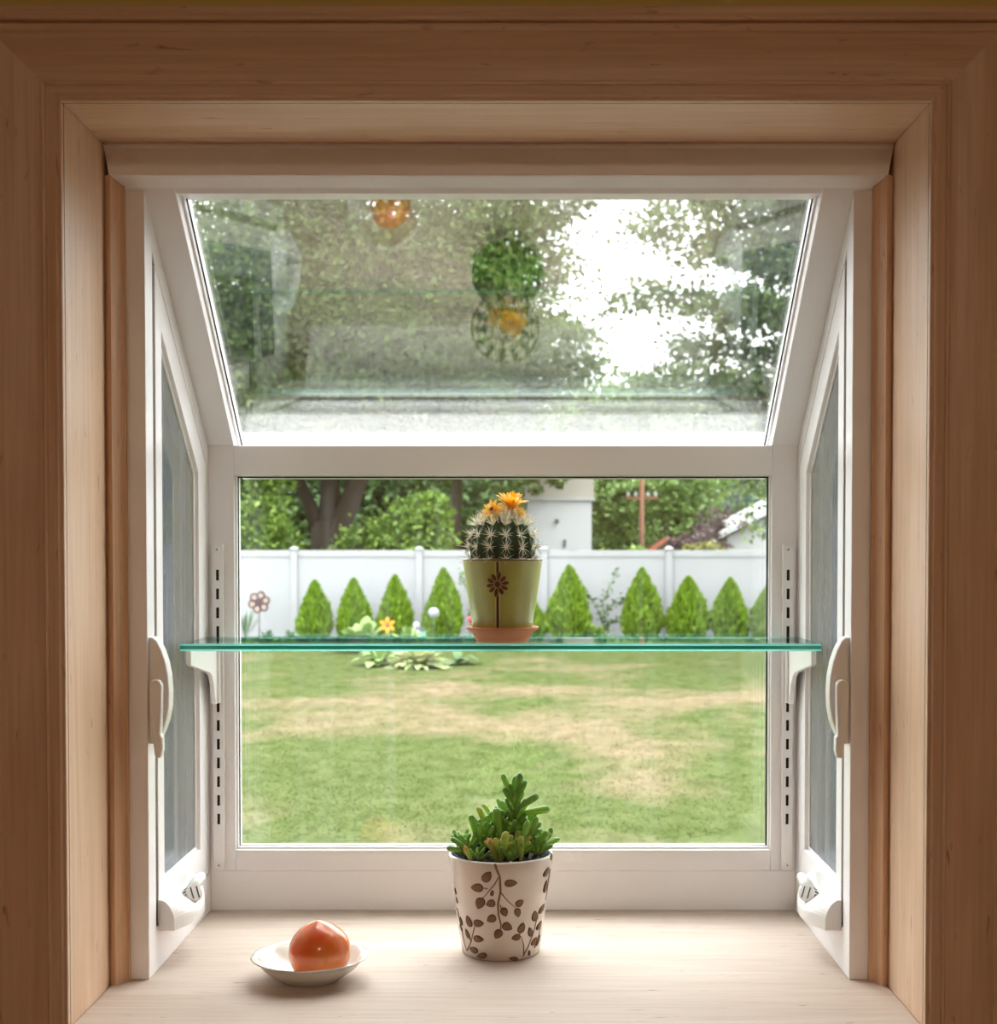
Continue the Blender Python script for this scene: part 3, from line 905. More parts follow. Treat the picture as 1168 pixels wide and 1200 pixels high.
# relief drawn in quarter-millimetre units across the front (509 = middle, 1132 = foot)
KD = .0002415
def du(X):
    x = (X - 509) * KD
    return x
def unroll(X, Y):
    z = (1132 - Y) * KD
    r = pot2_r(max(0.001, z))
    xx = max(-.985, min(.985, du(X) / r))
    return r * math.asin(xx), z
twigs = [[(480, 562), (492, 600), (508, 640), (512, 720), (497, 800), (500, 860), (513, 910), (512, 940)],
         [(500, 640), (480, 680), (440, 730), (412, 765)], [(440, 708), (412, 706)], [(515, 730), (545, 770), (575, 800), (600, 825)],
         [(320, 1095), (345, 1030), (360, 960), (368, 925)], [(345, 1030), (330, 1000)], [(636, 1110), (665, 1060), (695, 985), (712, 915), (706, 890)],
         [(640, 1095), (640, 1040), (625, 990)], [(262, 860), (285, 960), (305, 1060), (318, 1095)], [(700, 1080), (722, 1030), (735, 970)], [(790, 640), (778, 720), (765, 820)], [(508, 800), (520, 830)], [(615, 985), (625, 950)]]
for tw in twigs:
    pts = []
    for (xa, ya), (xb, yb) in zip(tw, tw[1:]):
        for k in range(4):
            pts.append((xa + (xb - xa) * k / 4, ya + (yb - ya) * k / 4))
    pts.append(tw[-1])
    P3 = []
    for X, Y in pts:
        u, z = unroll(X, Y)
        P3.append(on_cone(pot2_r, u, max(.001, z), .0002))
    thick = .0019 if tw is twigs[0] else .0009
    MB().tube(P3, [thick * (1 - .55 * i / len(P3)) for i in range(len(P3))], 6).build('relief_twig', 'relief_brown', spot, smooth=True)
leaves = [(436, 640, 34, 25, 55), (382, 708, 33, 24, 185), (398, 795, 34, 26, 250), (465, 732, 17, 10, 80), (458, 792, 26, 22, 200), (462, 880, 27, 23, 210), (532, 840, 26, 21, 290), (568, 675, 34, 21, 0),
          (616, 795, 24, 19, 35), (606, 848, 26, 18, 280), (498, 968, 28, 23, 240), (548, 926, 29, 24, 330), (333, 915, 32, 17, 110), (388, 914, 28, 22, 5), (324, 992, 28, 11, 110), (387, 1007, 28, 20, 0),
          (360, 1078, 24, 19, 170), (406, 1104, 30, 17, 200), (584, 1118, 24, 12, 170), (628, 942, 30, 20, 70), (598, 993, 24, 19, 190), (703, 888, 30, 18, 90), (677, 976, 28, 14, 100), (741, 860, 27, 13, 60),
          (727, 955, 25, 13, 60), (699, 1040, 24, 14, 60), (722, 1046, 30, 9, 70), (768, 648, 26, 14, 60), (763, 735, 34, 10, 80), (797, 570, 22, 6, 90), (287, 930, 24, 7, 100), (254, 762, 18, 5, 100), (262, 815, 18, 5, 100), (285, 972, 18, 6, 110), (672, 1100, 16, 6, 90)]
for X, Y, a_, b_, rot in leaves:
    ca, sa = math.cos(math.radians(rot)), math.sin(math.radians(rot))
    def outline(g):
        res = []
        for k in range(14):
            t = 2 * PI * k / 14
            lx = (a_ + g) * math.cos(t) * (1.12 if k == 0 else 1)
            ly = (b_ + g) * math.sin(t) * (1 - .22 * math.cos(t))
            u, z = unroll(X + lx * ca - ly * sa, min(1131, Y - (lx * sa + ly * ca)))
            res.append((u, z))
        return res
    lf = cone_patch(pot2_r, outline(0), .0006, .0003).build('relief_leaf', 'relief_edge', spot)
    cone_patch(pot2_r, outline(-3.5), .0010, .0001).build('relief_leaf', 'relief_brown', spot)

# finger leaves
def jade_mat(name, c0, c1, tip):
    m, n, l, out = mat(name)
    tc = n.new('ShaderNodeTexCoord'); sp_ = n.new('ShaderNodeSeparateXYZ'); rp = n.new('ShaderNodeValToRGB')
    rp.color_ramp.elements[0].position = 0.05; rp.color_ramp.elements[0].color = c0 + (1,)
    rp.color_ramp.elements[1].position = 0.75; rp.color_ramp.elements[1].color = c1 + (1,)
    e = rp.color_ramp.elements.new(0.97); e.color = tip + (1,)
    b = n.new('ShaderNodeBsdfPrincipled'); b.inputs['Roughness'].default_value = 0.33
    b.inputs['Subsurface Weight'].default_value = 0.0
    l.new(tc.outputs['Generated'], sp_.inputs[0]); l.new(sp_.outputs['Z'], rp.inputs[0]); l.new(rp.outputs[0], b.inputs['Base Color'])
    tl = n.new('ShaderNodeBsdfTranslucent'); mx = n.new('ShaderNodeMixShader'); mx.inputs[0].default_value = .38
    l.new(rp.outputs[0], tl.inputs[0]); l.new(b.outputs[0], mx.inputs[1]); l.new(tl.outputs[0], mx.inputs[2]); l.new(mx.outputs[0], out.inputs[0])
jade_mat('jade_dark', (0.34, 0.52, 0.11), (0.27, 0.48, 0.11), (0.20, 0.38, 0.11))
jade_mat('jade_mid', (0.46, 0.66, 0.13), (0.38, 0.63, 0.14), (0.28, 0.48, 0.12))
jade_mat('jade_lime', (0.44, 0.62, 0.12), (0.52, 0.68, 0.14), (0.58, 0.52, 0.16))
jade_mat('jade_pink', (0.46, 0.60, 0.13), (0.58, 0.66, 0.17), (0.75, 0.34, 0.18))
leaf_meshes = []
for mi, mm in enumerate(('jade_dark', 'jade_mid', 'jade_lime', 'jade_pink')):
    for bend in (.12, .3):
        b = MB()
        prof = [(0, .50), (.12, .62), (.35, .80), (.62, .96), (.80, .98), (.90, .86), (.97, .60), (1.0, .22)]
        path = [(bend * t * t * .35, 0, t) for t, r in prof]
        segs = 10
        for (x, y, t), (_, r) in zip(path, prof):
            for k in range(segs):
                a = 2 * PI * k / segs
                b.v.append((x + .138 * r * math.cos(a), .158 * r * math.sin(a), t))
        for i in range(len(prof) - 1):
            for k in range(segs):
                j = (k + 1) % segs
                b.f.append((i * segs + k, i * segs + j, (i + 1) * segs + j, (i + 1) * segs + k))
        b.f.append(tuple((len(prof) - 1) * segs + k for k in range(segs)))
        b.f.append(tuple(range(segs - 1, -1, -1)))
        me = bpy.data.meshes.new('leaf')
        me.from_pydata(b.v, [], b.f); me.update()
        me.polygons.foreach_set('use_smooth', [True] * len(me.polygons))
        me.materials.append(M[mm])
        leaf_meshes.append(me)
def finger(p, d, L, fat, kind):
    o = bpy.data.objects.new('leaf', leaf_meshes[kind * 2 + random.randint(0, 1)])
    COL.objects.link(o)
    o.parent = SU
    d = Vector(d).normalized()
    q = d.to_track_quat('Z', 'Y') @ Matrix.Rotation(random.uniform(0, 2 * PI), 3, 'Z').to_quaternion()
    o.rotation_mode = 'QUATERNION'; o.rotation_quaternion = q
    o.location = p
    o.scale = (L * fat, L * fat, L)
    return o
# stems: foot, tip, number of leaves, leaf length, kinds
stems = [((.012, .0, H2 - .006), (.022, -.004, H2 + .074), 22, .033, (0, 1, 1, 0)),
         ((-.03, -.01, H2 - .006), (-.046, -.022, H2 + .012), 11, .026, (0, 1, 1)),
         ((-.02, -.01, H2 - .006), (-.024, -.018, H2 + .028), 12, .030, (1, 1, 0)),
         ((-.01, .01, H2 - .006), (-.010, .008, H2 + .046), 11, .031, (1, 2, 1)),
         ((.0, -.03, H2 - .006), (.001, -.040, H2 + .004), 9, .034, (1, 2, 2)),
         ((.025, -.02, H2 - .006), (.028, -.034, H2 + .008), 9, .032, (1, 1, 2)),
         ((.035, .0, H2 - .006), (.042, -.006, H2 + .026), 13, .030, (1, 1, 0)),
         ((.045, -.02, H2 - .006), (.051, -.022, H2 + .006), 9, .026, (1, 0, 0)),
         ((-.045, -.025, H2 - .006), (-.050, -.028, H2 + .002), 8, .022, (0, 1)),
         ((-.02, .035, H2 - .006), (-.024, .040, H2 + .020), 9, .028, (0, 1)),
         ((.02, .035, H2 - .006), (.024, .040, H2 + .022), 9, .028, (0, 1)),
         ((-.028, -.042, H2 - .006), (-.030, -.047, H2 + .000), 7, .022, (0, 1)),
         ((.012, -.048, H2 - .006), (.013, -.052, H2 + .000), 6, .021, (1, 0)),
         ((.052, .005, H2 - .006), (.060, .0, H2 + .016), 10, .028, (1, 0, 1)), ((.030, .015, H2 - .006), (.038, .012, H2 + .040), 11, .029, (1, 0)),
         ((-.045, .005, H2 - .006), (-.056, .0, H2 + .012), 10, .027, (0, 1)), ((.002, .012, H2 - .006), (.006, .008, H2 + .050), 10, .030, (1, 2, 0))]
for foot, tip, cnt, L, kinds in stems:
    F, T = Vector(foot), Vector(tip)
    MB().tube([F, F.lerp(T, .5) + Vector((.001, 0, 0)), T], [.0036, .0032, .0024], 8).build('stem', 'bark_pale', SU, smooth=True)
    axis = (T - F).normalized()
    for k in range(cnt):
        t = (k + .5) / cnt
        a = k * 2.4
        rad = Vector((math.cos(a), math.sin(a), 0))
        up = .45 + 1.1 * t
        d = rad * 1.0 + Vector((0, 0, up)) + axis * .3
        p = F.lerp(T, .35 + .65 * t)
        finger(p, d, L * random.uniform(.8, 1.12) * (1 - .15 * t), random.uniform(.75, 1.0), random.choice(kinds))
# the few that stand out: the long horizontal ones, blunt pale ones in front
for p, d, L, k in [((.028, -.010, H2 + .054), (1, -.25, .28), .042, 1), ((.022, -.012, H2 + .062), (.85, -.2, .55), .036, 0), ((-.005, -.045, H2 - .004), (-.28, -.12, 1), .034, 3), ((-.038, -.05, H2 - .004), (-.35, -.25, .75), .026, 3),
                   ((.000, -.048, H2 - .004), (.22, -.1, 1), .043, 2), ((.028, -.046, H2 - .004), (-.03, -.1, 1), .036, 2), ((.016, -.052, H2 - .006), (-.1, -.9, .25), .016, 3), ((.020, -.004, H2 + .074), (.22, -.1, 1), .038, 0),
                   ((.016, -.002, H2 + .076), (-.45, -.1, 1), .036, 1), ((.018, .0, H2 + .076), (.02, 0, 1), .030, 0), ((.018, -.008, H2 + .054), (-.9, -.2, .12), .030, 0), ((-.045, -.03, H2 + .004), (-1, -.2, .35), .030, 0),
                   ((-.044, -.03, H2 + .010), (-.8, -.1, .55), .028, 0), ((.0, -.012, H2 + .022), (-.2, -.2, 1), .044, 1), ((-.02, -.005, H2 + .032), (-.25, -.1, 1), .034, 2), ((-.032, -.01, H2 + .020), (-.25, -.1, 1), .036, 1),
                   ((.030, -.03, H2 + .018), (.2, -.2, 1), .034, 1), ((.04, -.012, H2 + .022), (.3, -.1, 1), .032, 1), ((.048, -.02, H2 + .004), (.55, -.2, 1), .036, 1), ((-.035, -.052, H2 - .003), (.9, -.5, -.05), .017, 1)]:
    finger(p, d, L, .95 if L > .02 else 1.5, k)

# ------------------------------------------------------------------ bowl and tomato
plain('cream_china', (0.72, 0.68, 0.60), 0.2, 0.5, 0.02, 9, coat=0.5)
BX, BY = -.2455, .006
BR, BH = .0765, .0300
def scallop(r, z, a):
    t = max(0, (r - .052) / (BR - .052))
    k = t * t * (.5 - .5 * abs(math.sin(a * 6 + .3))) 
    return r * (1 - .035 * k), z - .0016 * k
bowl_p = [(0, .0018), (.030, .0018), (.031, 0), (.0385, 0), (.040, .002), (.051, .0085), (.061, .0165), (.0665, .0225), (.072, .0280), (BR, BH), (BR - .0005, BH + .0016), (.0715, .0300), (.0650, .0245), (.059, .0185), (.049, .0110), (.038, .0055), (0, .0046)]
bowl = MB().lathe(bowl_p, 96, mod=scallop).build('bowl', 'cream_china', smooth=True)
bowl.location = (BX, BY, ZS + .0002)
tag(bowl, 'shallow cream china bowl with scalloped rim holding a tomato', 'bowl')
m, n, l, out = mat('tomato_skin')
tc = n.new('ShaderNodeTexCoord'); no = n.new('ShaderNodeTexNoise'); no.inputs['Scale'].default_value = 16; no.inputs['Detail'].default_value = 1
l.new(tc.outputs['Object'], no.inputs['Vector'])
rp = n.new('ShaderNodeValToRGB')
rp.color_ramp.elements[0].position = .32; rp.color_ramp.elements[0].color = (0.68, 0.085, 0.022, 1)
rp.color_ramp.elements[1].position = .72; rp.color_ramp.elements[1].color = (0.78, 0.26, 0.045, 1)
l.new(no.outputs['Fac'], rp.inputs[0])
b = n.new('ShaderNodeBsdfPrincipled'); b.inputs['Roughness'].default_value = .22; b.inputs['Coat Weight'].default_value = .35
l.new(rp.outputs[0], b.inputs['Base Color']); l.new(b.outputs[0], out.inputs[0])
TR = .0402
tp = [(0, .0045), (.012, .0015), (.022, 0), (.030, .0035), (.0365, .013), (.0396, .0245), (.0402, .0335), (.0388, .0425), (.0345, .0515), (.0275, .0590), (.0185, .0650), (.0095, .0695), (.004, .0712), (.0012, .0722), (0, .0723)]
def lobes(r, z, a): return r * (1 + .018 * math.cos(3 * a + .6) + .01 * math.cos(5 * a)), z
tom = MB().lathe(tp, 48, mod=lobes).build('tomato', 'tomato_skin', smooth=True)
md = tom.modifiers.new('sub', 'SUBSURF'); md.levels = 1; md.render_levels = 1
tom.location = (-.2325, .006, ZS + .0052)
tom.rotation_euler = (math.radians(4), math.radians(-2), 0)
tag(tom, 'orange-red pointed tomato resting in the cream bowl', 'tomato')

# ------------------------------------------------------------------ garden
struct(MB().add([(-60, .12, LAWN), (60, .12, LAWN), (60, 130, LAWN), (-60, 130, LAWN)], [(0, 1, 2, 3)]).build('lawn', 'lawn_turf', recalc=False), 'mown back lawn with straw-coloured dry patches', 'lawn')
# house wall below and beside the window, seen from the garden
# grass blades
NB = 130000
yy = 5.2 + (25.2 - 5.2) * RNG.random(NB) ** 1.25
xx = (RNG.random(NB) * 2 - 1) * (.235 * (yy + 1.8)) + .03
hh = RNG.uniform(.005, .013, NB)
aa = RNG.random(NB) * 2 * PI
lean = RNG.normal(0, .01, (NB, 2))
wd = RNG.uniform(.002, .005, NB)
V = np.zeros((NB, 3, 3))
V[:, 0] = np.stack([xx - wd * np.cos(aa), yy - wd * np.sin(aa), np.full(NB, LAWN)], 1)
V[:, 1] = np.stack([xx + wd * np.cos(aa), yy + wd * np.sin(aa), np.full(NB, LAWN)], 1)
V[:, 2] = np.stack([xx + lean[:, 0], yy + lean[:, 1], LAWN + hh], 1)
def np_mesh(name, V, per):
    """V: (n, per, 3) separate polygons"""
    n_ = V.shape[0]
    me = bpy.data.meshes.new(name)
    me.vertices.add(n_ * per); me.loops.add(n_ * per); me.polygons.add(n_)
    me.vertices.foreach_set('co', V.reshape(-1).astype(np.float32))
    me.loops.foreach_set('vertex_index', np.arange(n_ * per, dtype=np.int32))
    me.polygons.foreach_set('loop_start', np.arange(0, n_ * per, per, dtype=np.int32))
    me.polygons.foreach_set('loop_total', np.full(n_, per, dtype=np.int32))
    me.update(calc_edges=True)
    return me
go = link('grass', np_mesh('grass', V, 3), 'lawn_turf')
tag(go, 'short mown grass blades covering the back lawn', 'grass', kind='stuff')

def leaf_cloud(centres, size, up=.5, aspect=.55, rng=RNG, droop=0.0):
    """rhombic leaf blades around given points -> (n,4,3)"""
    n_ = len(centres)
    nr = rng.normal(0, 1, (n_, 3)); nr[:, 2] = np.abs(nr[:, 2]) + up
    nr /= np.linalg.norm(nr, axis=1)[:, None]
    d = rng.normal(0, 1, (n_, 3)); d[:, 2] -= droop
    d -= nr * (d * nr).sum(1)[:, None]
    d /= np.linalg.norm(d, axis=1)[:, None] + 1e-9
    q = np.cross(nr, d)
    s = size * rng.uniform(.65, 1.25, n_)[:, None]
    V = np.zeros((n_, 4, 3))
    V[:, 0] = centres - d * s * .5
    V[:, 1] = centres + q * s * aspect * .5 + nr * s * .07
    V[:, 2] = centres + d * s * .5
    V[:, 3] = centres - q * s * aspect * .5 + nr * s * .07
    return V

def clump_points(clumps, per_sub=26, rng=RNG, spread=.16):
    """clumps: (cx,cy,cz, rx,ry,rz, n) -> leaf centres gathered in small sprays near the shell"""
    res = []
    for cx, cy, cz, rx, ry, rz, n_ in clumps:
        ns = max(4, n_ // per_sub)
        u = rng.normal(0, 1, (ns, 3)); u /= np.linalg.norm(u, axis=1)[:, None]
        rad = rng.random(ns) ** .38
        sub = u * rad[:, None] * np.array([rx, ry, rz])
        idx = rng.integers(0, ns, n_)
        sp_ = spread * (rx * ry * rz) ** (1 / 3)
        off = rng.normal(0, 1, (n_, 3)) * np.array([1, 1, .55]) * sp_
        res.append(sub[idx] + off + np.array([cx, cy, cz]))
    return np.concatenate(res)

def tree(name, label, base, trunk_paths, clumps, leaf, material, bark='bark', per_sub=26, spread=.16, aspect=.6, up=.25, cat='tree', group=None, extra=None):
    T = empty(name, base, label, cat, group)
    bv = Vector(base)
    if trunk_paths:
        b = MB()
        for path, radii in trunk_paths:
            b.tube([tuple(Vector(p) - bv) for p in path], radii, 8)
        b.build('trunk', bark, T, smooth=True)
    pts = clump_points(clumps, per_sub, spread=spread) if clumps else np.zeros((0, 3))
    if extra is not None:
        pts = np.concatenate([pts, extra]) if len(pts) else extra
    pts = pts[pts[:, 2] > LAWN + .05]
    V = leaf_cloud(pts, leaf, up, aspect) - np.array(base)
    me = np_mesh('foliage', V, 4)
    set_rnd(me, RNG.random(len(pts)))
    tag(link('foliage', me, material, T), kind='stuff')
    return T

L0 = LAWN
# big fork-trunked maple behind the fence
tree('maple_tree', 'big spreading maple with a thick forked trunk behind the white fence', (-4.62, 31, L0),
     [([(-4.62, 31, L0), (-4.60, 31, -.6), (-4.58, 31, .3), (-4.62, 31, .9)], [.46, .40, .36, .30]),
      ([(-4.62, 31, .2), (-4.50, 31, 1.2), (-4.42, 31, 2.4), (-4.6, 31.3, 5), (-4.9, 31.5, 8)], [.28, .24, .22, .16, .05]),
      ([(-4.55, 31, -.3), (-4.25, 30.9, .7), (-3.72, 30.8, 2.0), (-2.9, 30.6, 4.0), (-2.0, 30.5, 6.5)], [.30, .27, .24, .16, .05]),
      ([(-4.7, 31, .6), (-5.0, 31, 1.4), (-5.6, 31.2, 2.6), (-7.2, 31, 4.5)], [.22, .16, .13, .05]),
      ([(-3.5, 30.8, 2.5), (-1.6, 30.4, 4.4), (.4, 30.2, 5.4)], [.13, .09, .03])],
     [(-5.2, 31, 6.0, 4.0, 3.4, 2.6, 38400), (-7.6, 30.6, 4.2, 2.2, 2.4, 1.6, 12800), (-2.6, 30.2, 5.6, 2.7, 2.6, 2.2, 19200), (-4.6, 30, 3.4, 3.2, 2.2, 1.1, 14400),
      (-.6, 30, 6.6, 1.9, 2.0, 1.9, 10400), (-4.4, 31, 9.5, 4.6, 3.8, 2.6, 22400), (.6, 30, 8.4, 1.1, 1.4, 1.0, 2720), (-1.9, 30.2, 3.6, 1.6, 1.6, .8, 5600)], .165, 'leaf_maple')
# dense bushy tree by the forked trunk
tree('bushy_tree', 'dense leafy bush rising over the fence beside the forked maple trunk', (-6.3, 29, L0),
     [([(-6.3, 29, L0), (-6.3, 29, .4)], [.12, .06])],
     [(-6.1, 28.8, .9, 1.0, .9, 1.3, 4200), (-6.9, 29, .2, 1.2, 1.0, 1.5, 4200), (-5.35, 29, .0, .55, .6, .9, 1500), (-6.2, 29, 2.0, 1.3, 1.0, .7, 2600), (-3.4, 29.6, .1, .9, .6, .8, 1800)], .15, 'leaf_bright', per_sub=16)
tree('young_tree', 'young bright green tree growing between the maple trunk and the cactus pot', (-2.35, 29.2, L0),
     [([(-2.35, 29.2, L0), (-2.3, 29.2, .3), (-2.3, 29.2, 1.3)], [.05, .035, .015])],
     [(-2.35, 29.2, .5, .75, .7, .95, 1500), (-2.0, 29.1, 1.1, .5, .5, .5, 500), (-2.9, 29.2, .0, .5, .5, .5, 450)], .17, 'leaf_bright', per_sub=12)
# straight-trunked tree further back
tree('straight_tree', 'straight slim-trunked tree behind the fence, its crown over the garage', (-1.8, 36, L0),
     [([(-1.8, 36, L0), (-1.78, 36, 1), (-1.7, 36, 3.5), (-1.2, 36, 6)], [.2, .17, .14, .06]), ([(-1.7, 36, 2.4), (0, 35.2, 4.2), (1.3, 34.8, 5.0)], [.1, .07, .03])],
     [(.3, 35, 5.2, 1.9, 1.8, 1.25, 6500), (-1.6, 36, 3.4, 2.6, 2.0, 1.3, 8000), (-2.4, 36.5, 5.2, 2.6, 2.2, 1.6, 7000), (.30, 32.2, 2.0, .75, .5, .38, 520), (-.40, 32.2, 1.1, .5, .4, .8, 480), (.85, 32.1, 1.95, .35, .3, .22, 110)], .19, 'leaf_maple', bark='bark_pale')
tree('spreading_tree', 'broad mid-green tree behind the utility pole and garage', (4.2, 41, L0),
     [([(4.4, 41, L0), (4.3, 41, 1.5), (4.0, 41, 4.5)], [.25, .2, .06])],
     [(2.9, 40.5, 1.0, 1.5, 1.6, 1.9, 4500), (4.6, 41, 2.8, 2.2, 2.0, 1.5, 5500), (2.5, 41, 3.6, 1.6, 1.6, 1.1, 2800), (5.0, 42, 4.4, 2.6, 2, .9, 3200), (.9, 42, 4.3, 1.4, 1.4, .9, 2000), (2.7, 37.6, 1.35, .9, .7, .8, 1300), (4.3, 37.4, 1.9, 1.3, .8, .75, 1900), (3.6, 41, 4.7, 1.9, 1.6, .9, 3800), (2.0, 41.5, 4.4, 1.1, 1.2, .8, 1700)], .19, 'leaf_light')
# airy tree on the right, nearer: long limbs with loose sprays
limbs = []
TFx, TFy = 6.3, 20.5
tips = [((1.55, 20, 4.1), 3.0), ((1.85, 19.6, 5.15), 4.2), ((2.1, 20.6, 5.75), 4.8), ((1.75, 19.8, 2.75), 2.0), ((2.3, 20.2, 2.05), 1.4), ((2.6, 19.4, 4.75), 3.8), ((2.4, 21, 3.4), 2.5),
        ((3.2, 19, 5.6), 4.6), ((3.1, 20.4, 2.6), 1.9), ((3.0, 19.4, 3.9), 3.0), ((3.5, 21, 6.2), 5.2), ((3.4, 20.4, 1.15), 1.2), ((3.62, 19.6, .45), .9), ((3.9, 19.2, .75), 1.0), ((3.0, 20, 1.7), 1.4), ((4.2, 19.4, 3.2), 2.6), ((4.0, 20, 4.6), 3.8), ((4.4, 20, 2.0), 1.6), ((4.3, 19, 5.7), 4.8)]
ex = []
for (tip, z0) in tips:
    a = Vector((TFx - .15, TFy, z0)); t_ = Vector(tip)
    mid = a.lerp(t_, .5) + Vector((0, 0, .35))
    path = [a, a.lerp(mid, .5) + Vector((0, 0, .1)), mid, mid.lerp(t_, .5) + Vector((0, 0, .12)), t_]
    limbs.append(([tuple(p) for p in path], [.07, .05, .035, .02, .007]))
    for q in range(16):
        t = .28 + .72 * (q + random.random()) / 16
        if t < .5: p = a.lerp(mid, t * 2)
        else: p = mid.lerp(t_, (t - .5) * 2)
        side = Vector((random.uniform(-.35, .2), random.uniform(-.5, .5), random.uniform(-.30, .22))) * (1.15 - .5 * t)
        e_ = p + side
        limbs.append(([tuple(p), tuple(p.lerp(e_, .5) + Vector((0, 0, .04))), tuple(e_)], [.012, .008, .004]))
        k = 22 if tip[2] < 1.8 else (105 if t < .75 else 80)
        ex.append(np.array(e_) + RNG.normal(0, 1, (k, 3)) * np.array([.22, .22, .13]))
limbs.append(([(TFx, TFy, L0), (TFx, TFy, 1), (TFx - .05, TFy, 4), (TFx + .1, TFy, 8)], [.3, .26, .2, .08]))
tree('airy_tree', 'airy tree reaching long leafy branches across the white sky', (TFx, TFy, L0), limbs,
     [(5.2, 20.5, 5.2, 1.5, 1.4, 2.2, 5500), (5.2, 20.5, 2.8, 1.3, 1.3, 1.4, 2800), (4.6, 21, 7.4, 2.0, 1.6, 1.0, 2600)], .135, 'leaf_airy', extra=np.concatenate(ex), aspect=.6)
# backdrop trees far behind
far = [((-11, 47), 4.6, 9.0, 'leaf_dark', 'dark tall tree far behind the leafy bush'), ((-4.6, 50), 5.2, 8.6, 'leaf_dark', 'dark tall tree far behind the forked maple'), ((1.2, 54), 4.2, 5.2, 'leaf_maple', 'round far tree seen beyond the garage roof'), ((8.3, 56), 4.6, 4.6, 'leaf_maple', 'low far tree behind the white house gable')]
for (x, y), r, top, mm, lab in far:
    tree('far_tree', lab, (x, y, L0), [([(x, y, L0), (x, y, 3)], [.3, .2])],
         [(x, y, top * .52, r, r * .8, top * .5, 15000), (x, y - 2, .8, r * 1.1, r * .6, 2.4, 11000)], .34, mm, group=None)
tree('blue_spruce', 'blue-green spruce between the house gable and the airy branches', (7.6, 47.5, L0), [([(7.6, 47.5, L0), (7.6, 47.5, 3.2)], [.15, .03])],
     [(7.6, 47.5, .6, 1.0, .9, 1.0, 900), (7.6, 47.5, 1.8, .75, .7, .8, 600), (7.6, 47.5, 2.8, .4, .4, .6, 250)], .2, 'leaf_blue', aspect=.3)
tree('smoke_bush', 'purple-leaved shrub beside the white house gable', (4.75, 34.5, L0), [([(4.75, 34.5, L0), (4.75, 34.5, -.2)], [.06, .03])],
     [(4.75, 34.5, .35, .75, .6, .55, 1100), (5.1, 35, 1.0, .9, .6, .35, 500), (4.2, 35, .3, .6, .5, .3, 400)], .13, 'leaf_purple', cat='shrub')
tree('golden_shrub', 'straw-coloured shrub peeping over the fence below the purple shrub', (4.35, 31.5, L0), [([(4.35, 31.5, L0), (4.35, 31.5, -.4)], [.05, .03])],
     [(4.35, 31.5, -.1, .6, .5, .5, 900)], .12, 'leaf_yellow', cat='shrub')
tree('lime_shrub', 'lime green shrub peeping over the fence beside the utility pole', (2.6, 30.5, L0), [([(2.6, 30.5, L0), (2.6, 30.5, -.4)], [.04, .02])],
     [(2.6, 30.5, -.15, .55, .4, .45, 260), (1.7, 30.5, -.2, .35, .4, .4, 200)], .16, 'leaf_bright', cat='shrub')

# ------------------------------------------------------------------ white fence
FY = 26.2
FEN = empty('vinyl_fence', (-.8, FY, L0), 'white vinyl privacy fence along the end of the lawn', 'fence')
posts = [-4.53 + 2.497 * k for k in range(-3, 7)]
pm = MB().box(-.065, .065, -.065, .065, 0, 1.80).build('post', 'fence_vinyl', FEN, bevel=.006)
cm = MB().add([(-.085, -.085, 1.80), (.085, -.085, 1.80), (.085, .085, 1.80), (-.085, .085, 1.80), (-.085, -.085, 1.835), (.085, -.085, 1.835), (.085, .085, 1.835), (-.085, .085, 1.835), (0, 0, 1.875)],
              [(0, 3, 2, 1), (0, 1, 5, 4), (1, 2, 6, 5), (2, 3, 7, 6), (3, 0, 4, 7), (4, 5, 8), (5, 6, 8), (6, 7, 8), (7, 4, 8)]).build('post_cap', 'fence_vinyl', FEN)
pan = MB().box(.067, 2.43, -.012, .012, .06, 1.70).build('panel', 'fence_vinyl', FEN)
rt = MB().box(.067, 2.43, -.03, .03, 1.66, 1.79).build('rail', 'fence_vinyl', FEN, bevel=.005)
rb = MB().box(.067, 2.43, -.03, .03, .04, .16).build('rail', 'fence_vinyl', FEN, bevel=.005)
for i, x in enumerate(posts):
    for src in (pm, cm, pan, rt, rb):
        if i == 0:
            src.location.x = x + .8
            continue
        c_ = src.copy(); COL.objects.link(c_); c_.parent = FEN; c_.location.x = x + .8

# ------------------------------------------------------------------ buildings beyond
G = empty('white_garage', (.6, 36, L0), 'white garage with a cream upper band behind the fence', 'garage')
def gb(name, mm, x0, x1, y0, y1, z0, z1, bev=0.0, parent=G):
    p = parent.location
    return MB().box(x0 - p.x, x1 - p.x, y0 - p.y, y1 - p.y, z0 - p.z, z1 - p.z).build(name, mm, parent, bev)
gb('wall', 'garage_white', .15, 1.75, 33, 39, L0, 1.45)
gb('upper_wall', 'garage_cream', 0.1, 1.80, 32.95, 39.05, 1.51, 2.45)
gb('drip_ledge', 'roof_grey', 0.07, 1.83, 32.92, 39.08, 1.45, 1.51)
rv_ = [(-.1, 32.7, 2.45), (2.05, 32.7, 2.45), (2.05, 39.3, 2.45), (-.1, 39.3, 2.45), (.8, 35, 2.95), (1.1, 35, 2.95), (1.1, 37, 2.95), (.8, 37, 2.95)]
MB().add([(x - .6, y - 36, z - L0) for x, y, z in rv_], [(0, 3, 2, 1), (4, 5, 6, 7), (0, 1, 5, 4), (1, 2, 6, 5), (2, 3, 7, 6), (3, 0, 4, 7)]).build('roof', 'roof_grey', G)
gb('wall_lamp', 'dark_fixture', .84, .93, 32.88, 33, .89, .99, .02)
gb('downpipe_bracket', 'dark_fixture', 1.05, 1.11, 32.94, 33, .30, .48)
gb('vent', 'dark_fixture', 1.20, 1.38, 32.9, 33, .12, .22)

